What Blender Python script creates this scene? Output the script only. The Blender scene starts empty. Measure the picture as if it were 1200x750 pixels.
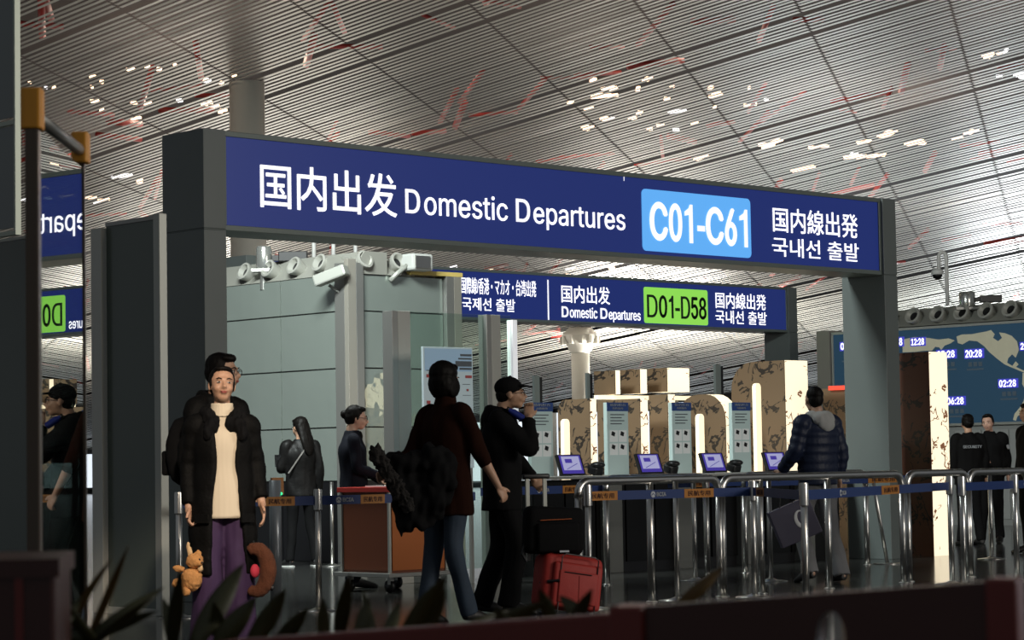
import bpy, bmesh, math, random
from mathutils import Vector, Matrix, Euler, noise
random.seed(7)
SC = bpy.context.scene
COL = SC.collection
# ------------------------------------------------------------------ camera
F = 2800.0; EYE = 1.07; ROLL = 0.017; TH = math.atan(170 / F)
_fw = Vector((0, math.cos(TH), math.sin(TH))); _u0 = Vector((0, -math.sin(TH), math.cos(TH))); _r0 = Vector((1, 0, 0))
_r = _r0 * math.cos(ROLL) - _u0 * math.sin(ROLL)
_u = _u0 * math.cos(ROLL) + _r0 * math.sin(ROLL)
cam = bpy.data.cameras.new('camera'); camo = bpy.data.objects.new('camera', cam); COL.objects.link(camo)
cam.sensor_width = 36; cam.lens = 36 * F / 1200; cam.clip_end = 600
camo.matrix_world = Matrix(((_r.x, _u.x, -_fw.x, 0), (_r.y, _u.y, -_fw.y, 0), (_r.z, _u.z, -_fw.z, EYE), (0, 0, 0, 1)))
cam.dof.use_dof = True; cam.dof.focus_distance = 27; cam.dof.aperture_fstop = 10
SC.camera = camo
# ------------------------------------------------------------------ world, lights, exposure
w = bpy.data.worlds.new('world'); SC.world = w; w.use_nodes = True
w.node_tree.nodes['Background'].inputs[0].default_value = (0.80, 0.86, 0.92, 1)
w.node_tree.nodes['Background'].inputs[1].default_value = 0.15
def area(name, loc, target, sx, sy, power, color):
    l = bpy.data.lights.new(name, 'AREA'); l.shape = 'RECTANGLE'; l.size = sx; l.size_y = sy; l.energy = power; l.color = color
    o = bpy.data.objects.new(name, l); COL.objects.link(o); o.location = loc
    o.rotation_euler = (Vector(target) - Vector(loc)).to_track_quat('-Z', 'Y').to_euler(); return o
def spot(name, loc, target, power, color, deg, blend=.6):
    l = bpy.data.lights.new(name, 'SPOT'); l.energy = power; l.color = color; l.spot_size = math.radians(deg); l.spot_blend = blend; l.shadow_soft_size = .25
    o = bpy.data.objects.new(name, l); COL.objects.link(o); o.location = loc
    o.rotation_euler = (Vector(target) - Vector(loc)).to_track_quat('-Z', 'Y').to_euler(); return o
spot('cafe_spotlight', (-0.3, 6.5, 5.2), (-1.78, 14.2, 1.05), 3000, (1, 0.83, 0.66), 15)
spot('hall_spotlight', (6.0, 9.0, 5.5), (0.0, 17, 1.0), 220, (1, 0.82, 0.62), 40)
area('booth_fill_light', (-3.0, 21.5, 6.5), (-4.5, 28, 1.8), 3, 1, 1300, (.92, 1, .97))  # added fill light that brightens the booth glass
area('hall_lamp_right', (19, 7, 6), (1, 25, 2), 7, 5, 1500, (1, 0.94, 0.85))
for x_, y_, z_, p_ in ((-42, 40, 1, 9000), (-58, 50, 1, 9000), (-14, 44, 3.2, 1500), (0, 50, 3.0, 1900), (16, 48, 3.2, 2300), (-22, 62, 3, 1700), (-6, 70, 3, 2300), (10, 72, 3, 2600), (26, 68, 3, 2400), (-12, 92, 2, 2000), (6, 96, 2, 2600), (22, 96, 2, 2600)):
    area('roof_uplight', (x_, y_, z_), (x_, y_ + .01, 30), 5, 5, p_ * (0.13 if y_ < 60 else .38 if y_ < 80 else 2.2), (1, 0.93, 0.84) if x_ < 8 else (.9, .96, 1))
SC.view_settings.view_transform = 'Standard'; SC.view_settings.look = 'None'
SC.view_settings.exposure = 0.0; SC.view_settings.gamma = 1; SC.view_settings.use_curve_mapping = False

# ------------------------------------------------------------------ geometry of the place
def ray(x, y): return _fw + _r * ((x - 600) / F) - _u * ((y - 375) / F)
def at(x, y, Z):
    d = ray(x, y); return Vector((0, 0, EYE)) + d * (Z / d.y)
def hor(x): return 545 - 0.017 * (x - 600)
def gd(x, yb):                       # ground distance of a floor point seen at (x, yb)
    return 2996.0 / (yb - hor(x))
def gp(x, Z):                        # floor point at distance Z under picture column x (taken at eye level)
    p = at(x, hor(x), Z); return Vector((p.x, p.y, 0))
def zz(x, y, Z): return at(x, y, Z).z
E1 = Vector((0.7268, 0.6868, 0)); E2 = Vector((-0.6868, 0.7268, 0)); AZ = math.atan2(0.6868, 0.7268)
def pm1(x, Z): return (2035 - 0.687 * (x - 600)) / Z     # px per metre along E1
def pm2(x, Z): return (1923 + 0.727 * (x - 600)) / Z     # px per metre along E2

# ------------------------------------------------------------------ materials
MATS = {}
def mat(name, col, rough=0.5, metal=0.0, emis=None, es=1.0, noise_s=None, noise_a=0.15, bump=None, spec=None, alpha=None):
    if name in MATS: return MATS[name]
    m = bpy.data.materials.new(name); m.use_nodes = True; nt = m.node_tree; b = nt.nodes['Principled BSDF']
    b.inputs['Base Color'].default_value = (*col, 1); b.inputs['Roughness'].default_value = rough; b.inputs['Metallic'].default_value = metal
    if spec is not None: b.inputs['Specular IOR Level'].default_value = spec
    if emis: b.inputs['Emission Color'].default_value = (*emis, 1); b.inputs['Emission Strength'].default_value = es
    tc = nt.nodes.new('ShaderNodeTexCoord')
    if noise_s:
        n = nt.nodes.new('ShaderNodeTexNoise'); n.inputs['Scale'].default_value = noise_s; n.inputs['Detail'].default_value = 4
        nt.links.new(tc.outputs['Object'], n.inputs['Vector'])
        mx = nt.nodes.new('ShaderNodeMix'); mx.data_type = 'RGBA'
        mx.inputs[6].default_value = (*[c * (1 - noise_a) for c in col], 1); mx.inputs[7].default_value = (*[min(1, c * (1 + noise_a)) for c in col], 1)
        nt.links.new(n.outputs['Fac'], mx.inputs[0]); nt.links.new(mx.outputs[2], b.inputs['Base Color'])
    if bump:
        n = nt.nodes.new('ShaderNodeTexNoise'); n.inputs['Scale'].default_value = bump[0]; n.inputs['Detail'].default_value = 3
        nt.links.new(tc.outputs['Object'], n.inputs['Vector'])
        bp = nt.nodes.new('ShaderNodeBump'); bp.inputs['Strength'].default_value = bump[1]; bp.inputs['Distance'].default_value = bump[2] if len(bump) > 2 else 0.01
        nt.links.new(n.outputs['Fac'], bp.inputs['Height']); nt.links.new(bp.outputs['Normal'], b.inputs['Normal'])
    MATS[name] = m; return m
def glassy(name, tint, rough=0.02, base=0.0, ior=1.5):        # thin pane: fresnel mirror over tinted see-through
    m = bpy.data.materials.new(name); m.use_nodes = True; nt = m.node_tree; nt.nodes.clear()
    out = nt.nodes.new('ShaderNodeOutputMaterial'); tr = nt.nodes.new('ShaderNodeBsdfTransparent'); tr.inputs[0].default_value = (*tint, 1)
    gl = nt.nodes.new('ShaderNodeBsdfGlossy'); gl.inputs['Roughness'].default_value = rough; gl.inputs[0].default_value = (0.95, 0.97, 0.96, 1)
    lw = nt.nodes.new('ShaderNodeLayerWeight'); lw.inputs[0].default_value = .5
    pw = nt.nodes.new('ShaderNodeMath'); pw.operation = 'POWER'; pw.inputs[1].default_value = 4.5; nt.links.new(lw.outputs['Facing'], pw.inputs[0])
    fr = nt.nodes.new('ShaderNodeMath'); fr.operation = 'MULTIPLY_ADD'; fr.inputs[1].default_value = .95; fr.inputs[2].default_value = .05; nt.links.new(pw.outputs[0], fr.inputs[0])
    mx = nt.nodes.new('ShaderNodeMixShader')
    ad = nt.nodes.new('ShaderNodeMath'); ad.operation = 'ADD'; ad.inputs[1].default_value = base; ad.use_clamp = True
    nt.links.new(fr.outputs[0], ad.inputs[0]); nt.links.new(ad.outputs[0], mx.inputs[0]); nt.links.new(tr.outputs[0], mx.inputs[1]); nt.links.new(gl.outputs[0], mx.inputs[2])
    nt.links.new(mx.outputs[0], out.inputs[0]); MATS[name] = m; return m
def printed(name, base, ink, emis=0.0, rough=0.45, k=1.0, th=.53):      # paper-cut style sketch print
    m = mat(name, base, rough); nt = m.node_tree; b = nt.nodes['Principled BSDF']; tc = nt.nodes.new('ShaderNodeTexCoord')
    def tex(s, d):
        n = nt.nodes.new('ShaderNodeTexNoise'); n.inputs['Scale'].default_value = s; n.inputs['Detail'].default_value = d; n.inputs['Distortion'].default_value = 1.2
        nt.links.new(tc.outputs['Object'], n.inputs['Vector']); return n.outputs['Fac']
    def mth(op, a, v, c=None):
        k = nt.nodes.new('ShaderNodeMath'); k.operation = op
        (nt.links.new(a, k.inputs[0]))
        if isinstance(v, float): k.inputs[1].default_value = v
        else: nt.links.new(v, k.inputs[1])
        return k.outputs[0]
    a = tex(7.0 * k, 3.0); line = mth('LESS_THAN', mth('ABSOLUTE', mth('SUBTRACT', a, 0.5), 0.0), 0.022)
    a2 = tex(11.0 * k, 2.0); line2 = mth('LESS_THAN', mth('ABSOLUTE', mth('SUBTRACT', a2, 0.48), 0.0), 0.03)
    msk = mth('GREATER_THAN', tex(2.6, 1.0), th)
    msk2 = mth('GREATER_THAN', tex(3.3, 1.0), th + .02)
    f = mth('MAXIMUM', mth('MULTIPLY', line, msk), mth('MULTIPLY', line2, msk2))
    mx = nt.nodes.new('ShaderNodeMix'); mx.data_type = 'RGBA'; mx.inputs[6].default_value = (*base, 1); mx.inputs[7].default_value = (*ink, 1)
    nt.links.new(f, mx.inputs[0]); nt.links.new(mx.outputs[2], b.inputs['Base Color'])
    if emis: nt.links.new(mx.outputs[2], b.inputs['Emission Color']); b.inputs['Emission Strength'].default_value = emis
    return m
STEEL = mat('brushed_steel', (0.62, 0.61, 0.58), 0.28, 1.0)
STEELD = mat('dull_steel', (0.33, 0.33, 0.31), 0.4, 0.7)
ALU = mat('pale_aluminium', (0.42, 0.43, 0.39), 0.4, 0.35)
GREYP = mat('grey_green_column_paint', (0.125, 0.145, 0.14), 0.42, 0.0, noise_s=3, noise_a=0.06)
FRAME = mat('sign_frame_grey', (0.15, 0.18, 0.17), 0.4, 0.2)
BLUE = mat('sign_blue_lit', (0.004, 0.008, 0.05), 0.35, 0, (0.010, 0.021, 0.125), 1.0)
WHITE = mat('sign_white_lit', (0.6, 0.6, 0.6), 0.5, 0, (0.86, 0.86, 0.95), 1.0)
LBLUE = mat('gate_panel_blue_lit', (0.05, 0.2, 0.4), 0.4, 0, (0.10, 0.36, 0.80), 1.0)
LGREEN = mat('gate_panel_green_lit', (0.1, 0.3, 0.03), 0.4, 0, (0.24, 0.62, 0.08), 1.0)
GDARK = mat('dark_green_lettering', (0.01, 0.03, 0.01), 0.5)
BLACK = mat('black_plastic', (0.005, 0.005, 0.006), 0.4)
CREAM = mat('column_plaster', (0.46, 0.45, 0.40), 0.6, noise_s=2, noise_a=0.05)
BOOTHG = mat('sea_green_back_painted_glass', (0.34, 0.39, 0.35), 0.015, 0.5, bump=(0.9, 0.8, 0.04), spec=0.5)
BOOTHG.node_tree.nodes['Principled BSDF'].inputs['IOR'].default_value = 2.3
DKGLASS = mat('dark_green_frosted_glass', (0.085, 0.105, 0.088), 0.22, 0, spec=0.6)
HEADER = mat('duct_header_grey', (0.26, 0.26, 0.23), 0.5, 0.1)
MAPBLUE = mat('map_sea_blue', (0.02, 0.05, 0.085), 0.5, 0, (0.013, 0.042, 0.075), 0.6)
MAPLAND = mat('map_land_stone', (0.28, 0.27, 0.20), 0.6, 0, (0.17, 0.165, 0.12), 1.0, noise_s=6, noise_a=0.2)  # emission in both map colours lifts their brightness
ORANGE = mat('podium_orange', (0.42, 0.115, 0.018), 0.45); ORANGE_SH = mat('podium_orange_shaded', (0.16, 0.04, 0.012), 0.5)  # second tone is the podium orange with side shade put into the colour
REDTOP = mat('podium_red_top', (0.42, 0.03, 0.02), 0.4)
BELT = mat('belt_blue', (0.006, 0.028, 0.13), 0.6); BELTO = mat('belt_orange', (0.38, 0.15, 0.02), 0.6)
LOGO = mat('belt_logo_white', (0.45, 0.48, 0.52), 0.6); INKB = mat('belt_dark_ink', (0.06, 0.012, 0.006), 0.6)
REDL = mat('red_lacquer', (0.15, 0.014, 0.009), 0.35, noise_s=5, noise_a=0.2)
BROWNL = mat('brown_lacquer', (0.05, 0.011, 0.007), 0.4, noise_s=6, noise_a=0.2)
YEL = mat('yellow_orange_plastic', (0.80, 0.33, 0.02), 0.45)
SLAT = mat('slat_aluminium', (0.40, 0.40, 0.36), 0.42, 0.45)
ROOFD = mat('roof_void_black', (0.006, 0.005, 0.005), 0.9)
REDS = mat('roof_steel_red', (0.30, 0.022, 0.016), 0.5)
PRB = printed('brown_sketch_print', (0.15, 0.098, 0.056), (0.022, 0.016, 0.012), k=.45)
PRR = printed('red_brown_sketch_print', (0.10, 0.03, 0.014), (0.008, 0.004, 0.003), k=.45)
PRL = printed('lit_cream_sketch_print', (1.0, 0.87, 0.63), (0.16, 0.07, 0.035), .95, k=.55, th=.56)
LIT = mat('lit_cream_edge', (0.8, 0.7, 0.5), 0.5, 0, (1.0, 0.84, 0.56), 1.05)
GLASS = glassy('clear_glass', (0.80, 0.88, 0.84))
MIRG = glassy('door_glass', (0.35, 0.42, 0.40), 0.0, 0.15)

# ------------------------------------------------------------------ mesh builder
class PB:
    def __init__(s): s.v = []; s.f = []; s.m = []
    def add(s, vs, fs, mi=0):
        o = len(s.v); s.v += [Vector(v) for v in vs]; s.f += [tuple(i + o for i in f) for f in fs]; s.m += [mi] * len(fs); return s
    def box(s, c, d, rot=None, mi=0):
        c = Vector(c); hx, hy, hz = d[0] / 2, d[1] / 2, d[2] / 2
        vs = [Vector((x, y, z)) for x in (-hx, hx) for y in (-hy, hy) for z in (-hz, hz)]
        if rot is not None: R = rot if isinstance(rot, Matrix) else Euler(rot).to_matrix(); vs = [R @ v for v in vs]
        return s.add([v + c for v in vs], [(0, 1, 3, 2), (4, 6, 7, 5), (0, 4, 5, 1), (2, 3, 7, 6), (0, 2, 6, 4), (1, 5, 7, 3)], mi)
    def bb(s, a, b, mi=0):
        return s.box([(p + q) / 2 for p, q in zip(a, b)], [abs(q - p) for p, q in zip(a, b)], None, mi)
    def prism(s, poly, plane, t0, t1, mi=0):     # poly in 2D, extruded along the third axis
        n = len(poly)
        def P(a, b, t): return {'xz': (a, t, b), 'yz': (t, a, b), 'xy': (a, b, t)}[plane]
        vs = [P(a, b, t0) for a, b in poly] + [P(a, b, t1) for a, b in poly]
        return s.add(vs, [tuple(range(n)), tuple(range(2 * n - 1, n - 1, -1))] + [(i, (i + 1) % n, n + (i + 1) % n, n + i) for i in range(n)], mi)
    def sweep(s, pts, rad, n=12, mi=0, ref=None, closed_end=True):
        pts = [Vector(p) for p in pts]; k = len(pts); o = len(s.v); prevA = None
        for i, p in enumerate(pts):
            T = (pts[min(i + 1, k - 1)] - pts[max(i - 1, 0)]).normalized()
            if prevA is None:
                rf = Vector(ref) if ref else (Vector((1, 0, 0)) if abs(T.x) < 0.8 else Vector((0, 1, 0)))
                A = (rf - T * rf.dot(T)).normalized()
            else: A = (prevA - T * prevA.dot(T)).normalized()
            prevA = A; B = T.cross(A); r = rad[i] if isinstance(rad, (list, tuple)) else rad
            ra, rb = r if isinstance(r, (list, tuple)) else (r, r)
            for j in range(n):
                a = 2 * math.pi * j / n; s.v.append(p + A * (ra * math.cos(a)) + B * (rb * math.sin(a)))
        for i in range(k - 1):
            for j in range(n):
                s.f.append((o + i * n + j, o + i * n + (j + 1) % n, o + (i + 1) * n + (j + 1) % n, o + (i + 1) * n + j)); s.m.append(mi)
        if closed_end:
            s.f.append(tuple(o + j for j in range(n - 1, -1, -1))); s.m.append(mi)
            s.f.append(tuple(o + (k - 1) * n + j for j in range(n))); s.m.append(mi)
        return s
    def cyl(s, p0, p1, r0, r1=None, n=14, mi=0): return s.sweep([p0, p1], [r0, r0 if r1 is None else r1], n, mi)
    def lathe(s, prof, c=(0, 0, 0), n=20, M=None, mi=0):
        c = Vector(c); o = len(s.v); k = len(prof)
        for r, z in prof:
            for j in range(n):
                a = 2 * math.pi * j / n; v = Vector((r * math.cos(a), r * math.sin(a), z))
                if M is not None: v = M @ v
                s.v.append(v + c)
        for i in range(k - 1):
            for j in range(n):
                s.f.append((o + i * n + j, o + i * n + (j + 1) % n, o + (i + 1) * n + (j + 1) % n, o + (i + 1) * n + j)); s.m.append(mi)
        s.f.append(tuple(o + j for j in range(n - 1, -1, -1))); s.f.append(tuple(o + (k - 1) * n + j for j in range(n))); s.m += [mi, mi]
        return s
    def ell(s, c, r, M=None, n=16, mi=0):
        k = max(6, n // 2)
        prof = [(max(1e-4, math.sin(math.pi * i / k)), -math.cos(math.pi * i / k)) for i in range(k + 1)]
        S = Matrix.Diagonal(Vector(r)); S = (M @ S) if M is not None else S
        return s.lathe(prof, c, n, S, mi)
    def xf(s, M):
        s.v = [M @ v for v in s.v]; return s
    def mesh(s, mats, smooth=False):
        me = bpy.data.meshes.new('m'); me.from_pydata([tuple(v) for v in s.v], [], s.f)
        for m in (mats if isinstance(mats, (list, tuple)) else [mats]): me.materials.append(m)
        for p, i in zip(me.polygons, s.m): p.material_index = i; p.use_smooth = smooth
        bm = bmesh.new(); bm.from_mesh(me); bmesh.ops.recalc_face_normals(bm, faces=bm.faces); bm.to_mesh(me); bm.free()
        return me
def link(name, me, parent=None, loc=None, label=None):
    me.name = name; o = bpy.data.objects.new(name, me); COL.objects.link(o)
    if parent is not None: o.parent = parent
    if loc is not None: o.location = loc
    if label: o['label'] = label
    return o
def obj(name, pb, m, parent=None, smooth=False, bevel=0, label=None, loc=None):
    o = link(name, pb.mesh(m, smooth), parent, loc, label)
    if bevel:
        b = o.modifiers.new('bevel', 'BEVEL'); b.width = bevel; b.segments = 2; b.limit_method = 'ANGLE'; b.angle_limit = 0.7
    elif smooth:
        pass
    return o
def autosmooth(o, ang=0.7):
    bm = bmesh.new(); bm.from_mesh(o.data)
    for e in bm.edges:
        if len(e.link_faces) == 2 and e.calc_face_angle(0) > ang: e.smooth = False
    bm.to_mesh(o.data); bm.free(); return o
def thing(name, label, cat, loc=(0, 0, 0), rz=0, group=None):
    o = bpy.data.objects.new(name, None); COL.objects.link(o); o.empty_display_size = 0.1
    o.location = loc; o.rotation_euler = (0, 0, rz); o['label'] = label; o['category'] = cat
    if group: o['group'] = group
    return o
def tag(o, label, cat, group=None):
    o['label'] = label; o['category'] = cat
    if group: o['group'] = group
    return o
def struct(o, label=None):
    o['kind'] = 'structure'
    if label: o['label'] = label
    return o
def fuse(pb, m, voxel=0.01, it=3, disp=None):
    me = pb.mesh(m, True); o = bpy.data.objects.new('tmp', me); COL.objects.link(o)
    r = o.modifiers.new('r', 'REMESH'); r.mode = 'VOXEL'; r.voxel_size = voxel; r.use_smooth_shade = True
    if it: q = o.modifiers.new('s', 'SMOOTH'); q.iterations = it; q.factor = 0.5
    dg = bpy.context.evaluated_depsgraph_get(); dg.update()
    out = bpy.data.meshes.new_from_object(o.evaluated_get(dg))
    bpy.data.objects.remove(o); bpy.data.meshes.remove(me)
    if disp:
        sc, am = disp
        nv = [Vector(v.normal) for v in out.vertices]
        for v, nn in zip(out.vertices, nv):
            v.co += nn * (am * noise.noise(Vector((v.co.x * sc, v.co.y * sc, v.co.z * sc * 0.45))))
    out.materials.clear(); out.materials.append(m)
    for p in out.polygons: p.use_smooth = True
    return out
FONT = None
try:
    import os
    FONT = bpy.data.fonts.load(os.path.join(bpy.utils.system_resource('DATAFILES'), 'fonts', 'Inter.woff2'))
except Exception: FONT = None
def textmesh(body, x0, x1, z0, z1, y, m, weight=0.0, face='-y', res=3, thick=0.004, mirror=False):
    c = bpy.data.curves.new('t', 'FONT'); c.body = body; c.resolution_u = res;  c.extrude = 0.01; c.size = 1
    if FONT and body.isascii(): c.font = FONT
    o = bpy.data.objects.new('t', c); COL.objects.link(o); dg = bpy.context.evaluated_depsgraph_get(); dg.update()
    me = bpy.data.meshes.new_from_object(o.evaluated_get(dg)); bpy.data.objects.remove(o); bpy.data.curves.remove(c)
    if weight:                                        # embolden with shifted copies
        bm = bmesh.new(); bm.from_mesh(me); g0 = list(bm.verts) + list(bm.edges) + list(bm.faces)
        for dx, dy in ((weight, 0), (-weight, 0), (0, weight * .6), (0, -weight * .6)):
            r_ = bmesh.ops.duplicate(bm, geom=g0); bmesh.ops.translate(bm, verts=[v for v in r_['geom'] if isinstance(v, bmesh.types.BMVert)], vec=(dx, dy, 0))
        bm.to_mesh(me); bm.free()
    xs = [v.co.x for v in me.vertices]; ys = [v.co.y for v in me.vertices]
    ax, bx, ay, by = min(xs), max(xs), min(ys), max(ys)
    for v in me.vertices:
        a = x0 + (v.co.x - ax) / (bx - ax) * (x1 - x0); b = z0 + (v.co.y - ay) / (by - ay) * (z1 - z0); t = v.co.z / 0.01 * thick / 2
        v.co = {'-y': (a, y - t, b), '-x': (y - t, -a, b)}[face]
    me.materials.clear(); me.materials.append(m)
    return me
def rrect(x0, x1, z0, z1, r, n=5):
    pts = []
    for cx, cz, a0 in ((x1 - r, z0 + r, -90), (x1 - r, z1 - r, 0), (x0 + r, z1 - r, 90), (x0 + r, z0 + r, 180)):
        for i in range(n + 1):
            a = math.radians(a0 + 90 * i / n); pts.append((cx + r * math.cos(a), cz + r * math.sin(a)))
    return pts

# ------------------------------------------------------------------ the setting: floor
def floor_mat():
    m = mat('polished_dark_stone', (0.035, 0.036, 0.034), 0.13, noise_s=1.4, noise_a=0.25, bump=(2.0, 0.05, 0.01), spec=0.7); return m
fl = PB().bb((-60, -8, -0.1), (90, 150, 0)); struct(obj('floor', fl, floor_mat()), 'polished dark grey stone floor of the hall')
# ------------------------------------------------------------------ the setting: slatted ceiling
V1 = ray(-2500, 1085).normalized(); V2 = ray(1320, 750).normalized()
NN = V1.cross(V2).normalized(); NN = NN if NN.z > 0 else -NN
D0 = NN.dot(ray(293, 97) * (53 / ray(293, 97).y))
SS = V1; TT = NN.cross(SS).normalized(); SE = V2; TN = NN.cross(SE).normalized(); EYEV = Vector((0, 0, EYE))
def onp(x, y, off=0): q = ray(x, y); return EYEV + q * ((D0 + off) / NN.dot(q))
def plane_pt(t, c, off=0.0):          # point of the ceiling plane with slat coordinate t and seam coordinate c
    M = Matrix((TT, TN, NN)); return M.inverted() @ Vector((t, c, D0 + NN.dot(EYEV) + off))
ceil = bpy.data.objects.new('ceiling', None); COL.objects.link(ceil); ceil['kind'] = 'structure'
ceil['label'] = 'sloping slatted ceiling of pale metal strips with dark seams'
UB = [-20.9, -27.8, -34.75, -41.9, -49.9, -59.6, -71.7, -87.8, -107.0, -130.0]
SEAMS = [20.65 - 3.12 * k for k in range(-24, 13)]
variants = []
base = plane_pt(-20.9, SEAMS[0])
sgn = 1 if (plane_pt(-20.9, SEAMS[1]) - base).dot(SS) > 0 else -1
seg = (plane_pt(-20.9, SEAMS[1]) - base).length
for vi in range(9):
    b = PB()
    for j in range(len(SEAMS) - 1):
        x0 = sgn * (j * seg + 0.035); x1 = sgn * ((j + 1) * seg - 0.035)
        b.box(((x0 + x1) / 2, 0, random.uniform(-0.006, 0.006)), (abs(x1 - x0), 0.094, 0.004), (random.gauss(0, 0.02), 0, 0))
    variants.append(b.mesh(SLAT))
for me in variants: me.name = 'slat'
nsl = 0
for n in range(len(UB) - 1):
    tu, tv = UB[n], UB[n + 1]
    for i in range(36):
        if i in (0, 7): continue
        # local pitch stretches with the drop of the roof
        fr = i / 36.0
        pa, pb_ = (UB[n - 1] if n else tu + 6.9), UB[n + 1]
        g0 = (tu - pa) * 0.5 + (tv - tu) * 0.5 if n else (tv - tu); g1 = ((tv - tu) + (UB[n + 2] - tv)) * 0.5 if n + 2 < len(UB) else (tv - tu)
        t = tu + (tv - tu) * fr + 0.5 * ((g1 - g0) * 0.5) * (fr * fr - fr)
        sc = abs((tv - tu) + 0.25 * (g1 - g0) * (2 * fr - 1)) / 36 / 0.2
        p = plane_pt(t, SEAMS[0])
        o = bpy.data.objects.new('slat', random.choice(variants)); COL.objects.link(o); o.parent = ceil
        cx, cy, cz = SS, TT * sc, NN * sc
        o.matrix_world = Matrix(((cx.x, cy.x, cz.x, p.x), (cx.y, cy.y, cz.y, p.y), (cx.z, cy.z, cz.z, p.z), (0, 0, 0, 1)))
        nsl += 1
        if n == 8 and i > 26: break
# roof void above the slats: black deck, red steel, a few skylights
a, b_, c_, d_ = [plane_pt(t, c, 3.2) for t, c in ((-10, 100), (-10, -18), (-140, -18), (-140, 100))]
dk = PB().add([a, b_, c_, d_, a + NN * .2, b_ + NN * .2, c_ + NN * .2, d_ + NN * .2], [(0, 1, 2, 3), (7, 6, 5, 4), (0, 4, 5, 1), (1, 5, 6, 2), (2, 6, 7, 3), (3, 7, 4, 0)])
obj('roof_deck', dk, ROOFD, ceil)
def bar(p, q, r, nm='roof_beam'):
    return obj(nm, PB().sweep([p, q], r, 6), REDS, ceil, True)
for n in range(len(UB)):
    if n < len(UB) - 1:
        tm = UB[n] + (UB[n + 1] - UB[n]) * 0.1
        gb = (UB[n + 1] - UB[n]) / 36
        for ci, c in enumerate(SEAMS[16:]):
            for k_ in (0, 7):
                for q_ in range(2):
                    c0 = c - random.uniform(0, 3.0); sg = random.choice((-1, 1)); zz_ = random.uniform(.25, .7)
                    bar(plane_pt(UB[n] + gb * k_ + .5 * sg, c0, zz_), plane_pt(UB[n] + gb * k_ - .9 * sg, c0 - random.uniform(.2, 1.6), zz_ + random.uniform(0, .3)), random.uniform(.04, .09))
SKYW = mat('skylight_white', (.8, .8, .8), .5, 0, (.95, .95, 1), 2.2)
SKY = mat('skylight_daylit', (0.8, 0.7, 0.6), 0.5, 0, (1.0, 0.66, 0.42), 2.6)
for x, y, sx, sy in ((190, 78, .6, .25), (120, 95, .5, .2), (140, 125, .6, .25), (215, 138, .7, .3), (240, 118, .5, .3), (235, 95, .5, .2), (60, 100, .5, .2), (700, 100, 1.0, .4), (735, 108, .8, .25), (760, 130, 1.2, .4),
                     (690, 120, .8, .3), (840, 108, 1.0, .2), (862, 125, .9, .2), (720, 142, 1.0, .3), (790, 150, .8, .3), (1110, 165, 1.6, .4), (1060, 175, 2.2, .5), (985, 175, 1.8, .5), (930, 165, 1.4, .4), (1185, 90, 1.0, .4), (1165, 65, .8, .3), (30, 225, 1.6, .4), (150, 215, 1.8, .4), (90, 235, 1.2, .3), (570, 308, 2.0, .5), (700, 312, 2.0, .5)):
    p = onp(x, y, 2.9); M = Matrix((SS, TT, NN)).transposed()
    for q_ in range(4):
        b = PB().box((0, 0, 0), (sx * random.uniform(.1, .45), sy * random.uniform(.25, .7), 0.06), (0, 0, random.uniform(-.8, .8)))
        b.xf(M); obj('skylight', b, SKY if random.random() < .7 else SKYW, ceil, loc=p + SS * random.gauss(0, sx * .9) + TT * random.gauss(0, sy * 1.6))
# warm point lights added inside the roof void make the red steel glow
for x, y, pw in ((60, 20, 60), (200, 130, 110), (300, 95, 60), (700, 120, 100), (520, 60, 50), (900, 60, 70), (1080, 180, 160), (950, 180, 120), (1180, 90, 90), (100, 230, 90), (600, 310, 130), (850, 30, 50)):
    l = bpy.data.lights.new('roof_void_fill', 'POINT'); l.energy = pw * 3; l.color = (1, 0.72, 0.55); l.shadow_soft_size = 0.4
    o = bpy.data.objects.new('roof_void_fill', l); COL.objects.link(o); o.location = onp(x, y, 1.5)
# far daylight facade at the end of the hall (backlit windows)
fac = bpy.data.objects.new('window_1', None); COL.objects.link(fac); fac['kind'] = 'structure'; fac['label'] = 'row of daylit windows at the far end of the hall'
DAY = mat('far_daylight_pane', (0.6, 0.65, 0.7), 0.5, 0, (0.84, 0.92, 1.0), 1.0)
for k in range(22):
    x = -52 + k * 6.0
    zp_ = max(.8, (D0 + NN.dot(EYEV) - NN.x * x - NN.y * 120) / NN.z - .25)
    obj('pane', PB().bb((x + 0.15, 120, 0.3), (x + 5.85, 120.1, zp_)), DAY, fac)
    obj('mullion', PB().bb((x - 0.15, 119.8, 0), (x + 0.15, 120.2, zp_)), STEELD, fac)
    obj('spandrel', PB().bb((x - 0.1, 120.3, zp_ - .05), (x + 6.1, 120.6, zp_ + 7)), ROOFD, fac)

# ------------------------------------------------------------------ round columns
def round_column(x, Z, r, cap, zt):
    t = bpy.data.objects.new('column', None); COL.objects.link(t); t['kind'] = 'structure'; t.location = gp(x, Z)
    obj('shaft', PB().cyl((0, 0, 0), (0, 0, zt), r, r * 0.97, 36), CREAM, t, True)
    if cap:
        autosmooth(obj('capital', PB().lathe([(r * .96, 0), (r * 1.25, .12), (r * 1.3, .25), (r * 1.75, .42), (r * 1.95, .55), (r * 1.95, .72), (r * 1.6, .85), (r * 1.2, 1.0)], (0, 0, zt - 1.0), 24), CREAM, t, True))
        for k in range(12):
            a = k * math.pi / 6; obj('bracket', PB().box((r * 1.75 * math.cos(a), r * 1.75 * math.sin(a), zt - .5), (.3, .12, .3), (0, 0, a)), CREAM, t)
    return t
round_column(294, 53, 0.405, False, zz(293, 97, 53)).__setitem__('label', 'thick round plaster column behind the big sign')
round_column(682.5, 94, 0.37, True, zz(683, 384, 94)).__setitem__('label', 'distant round column with a flared capital')

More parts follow.
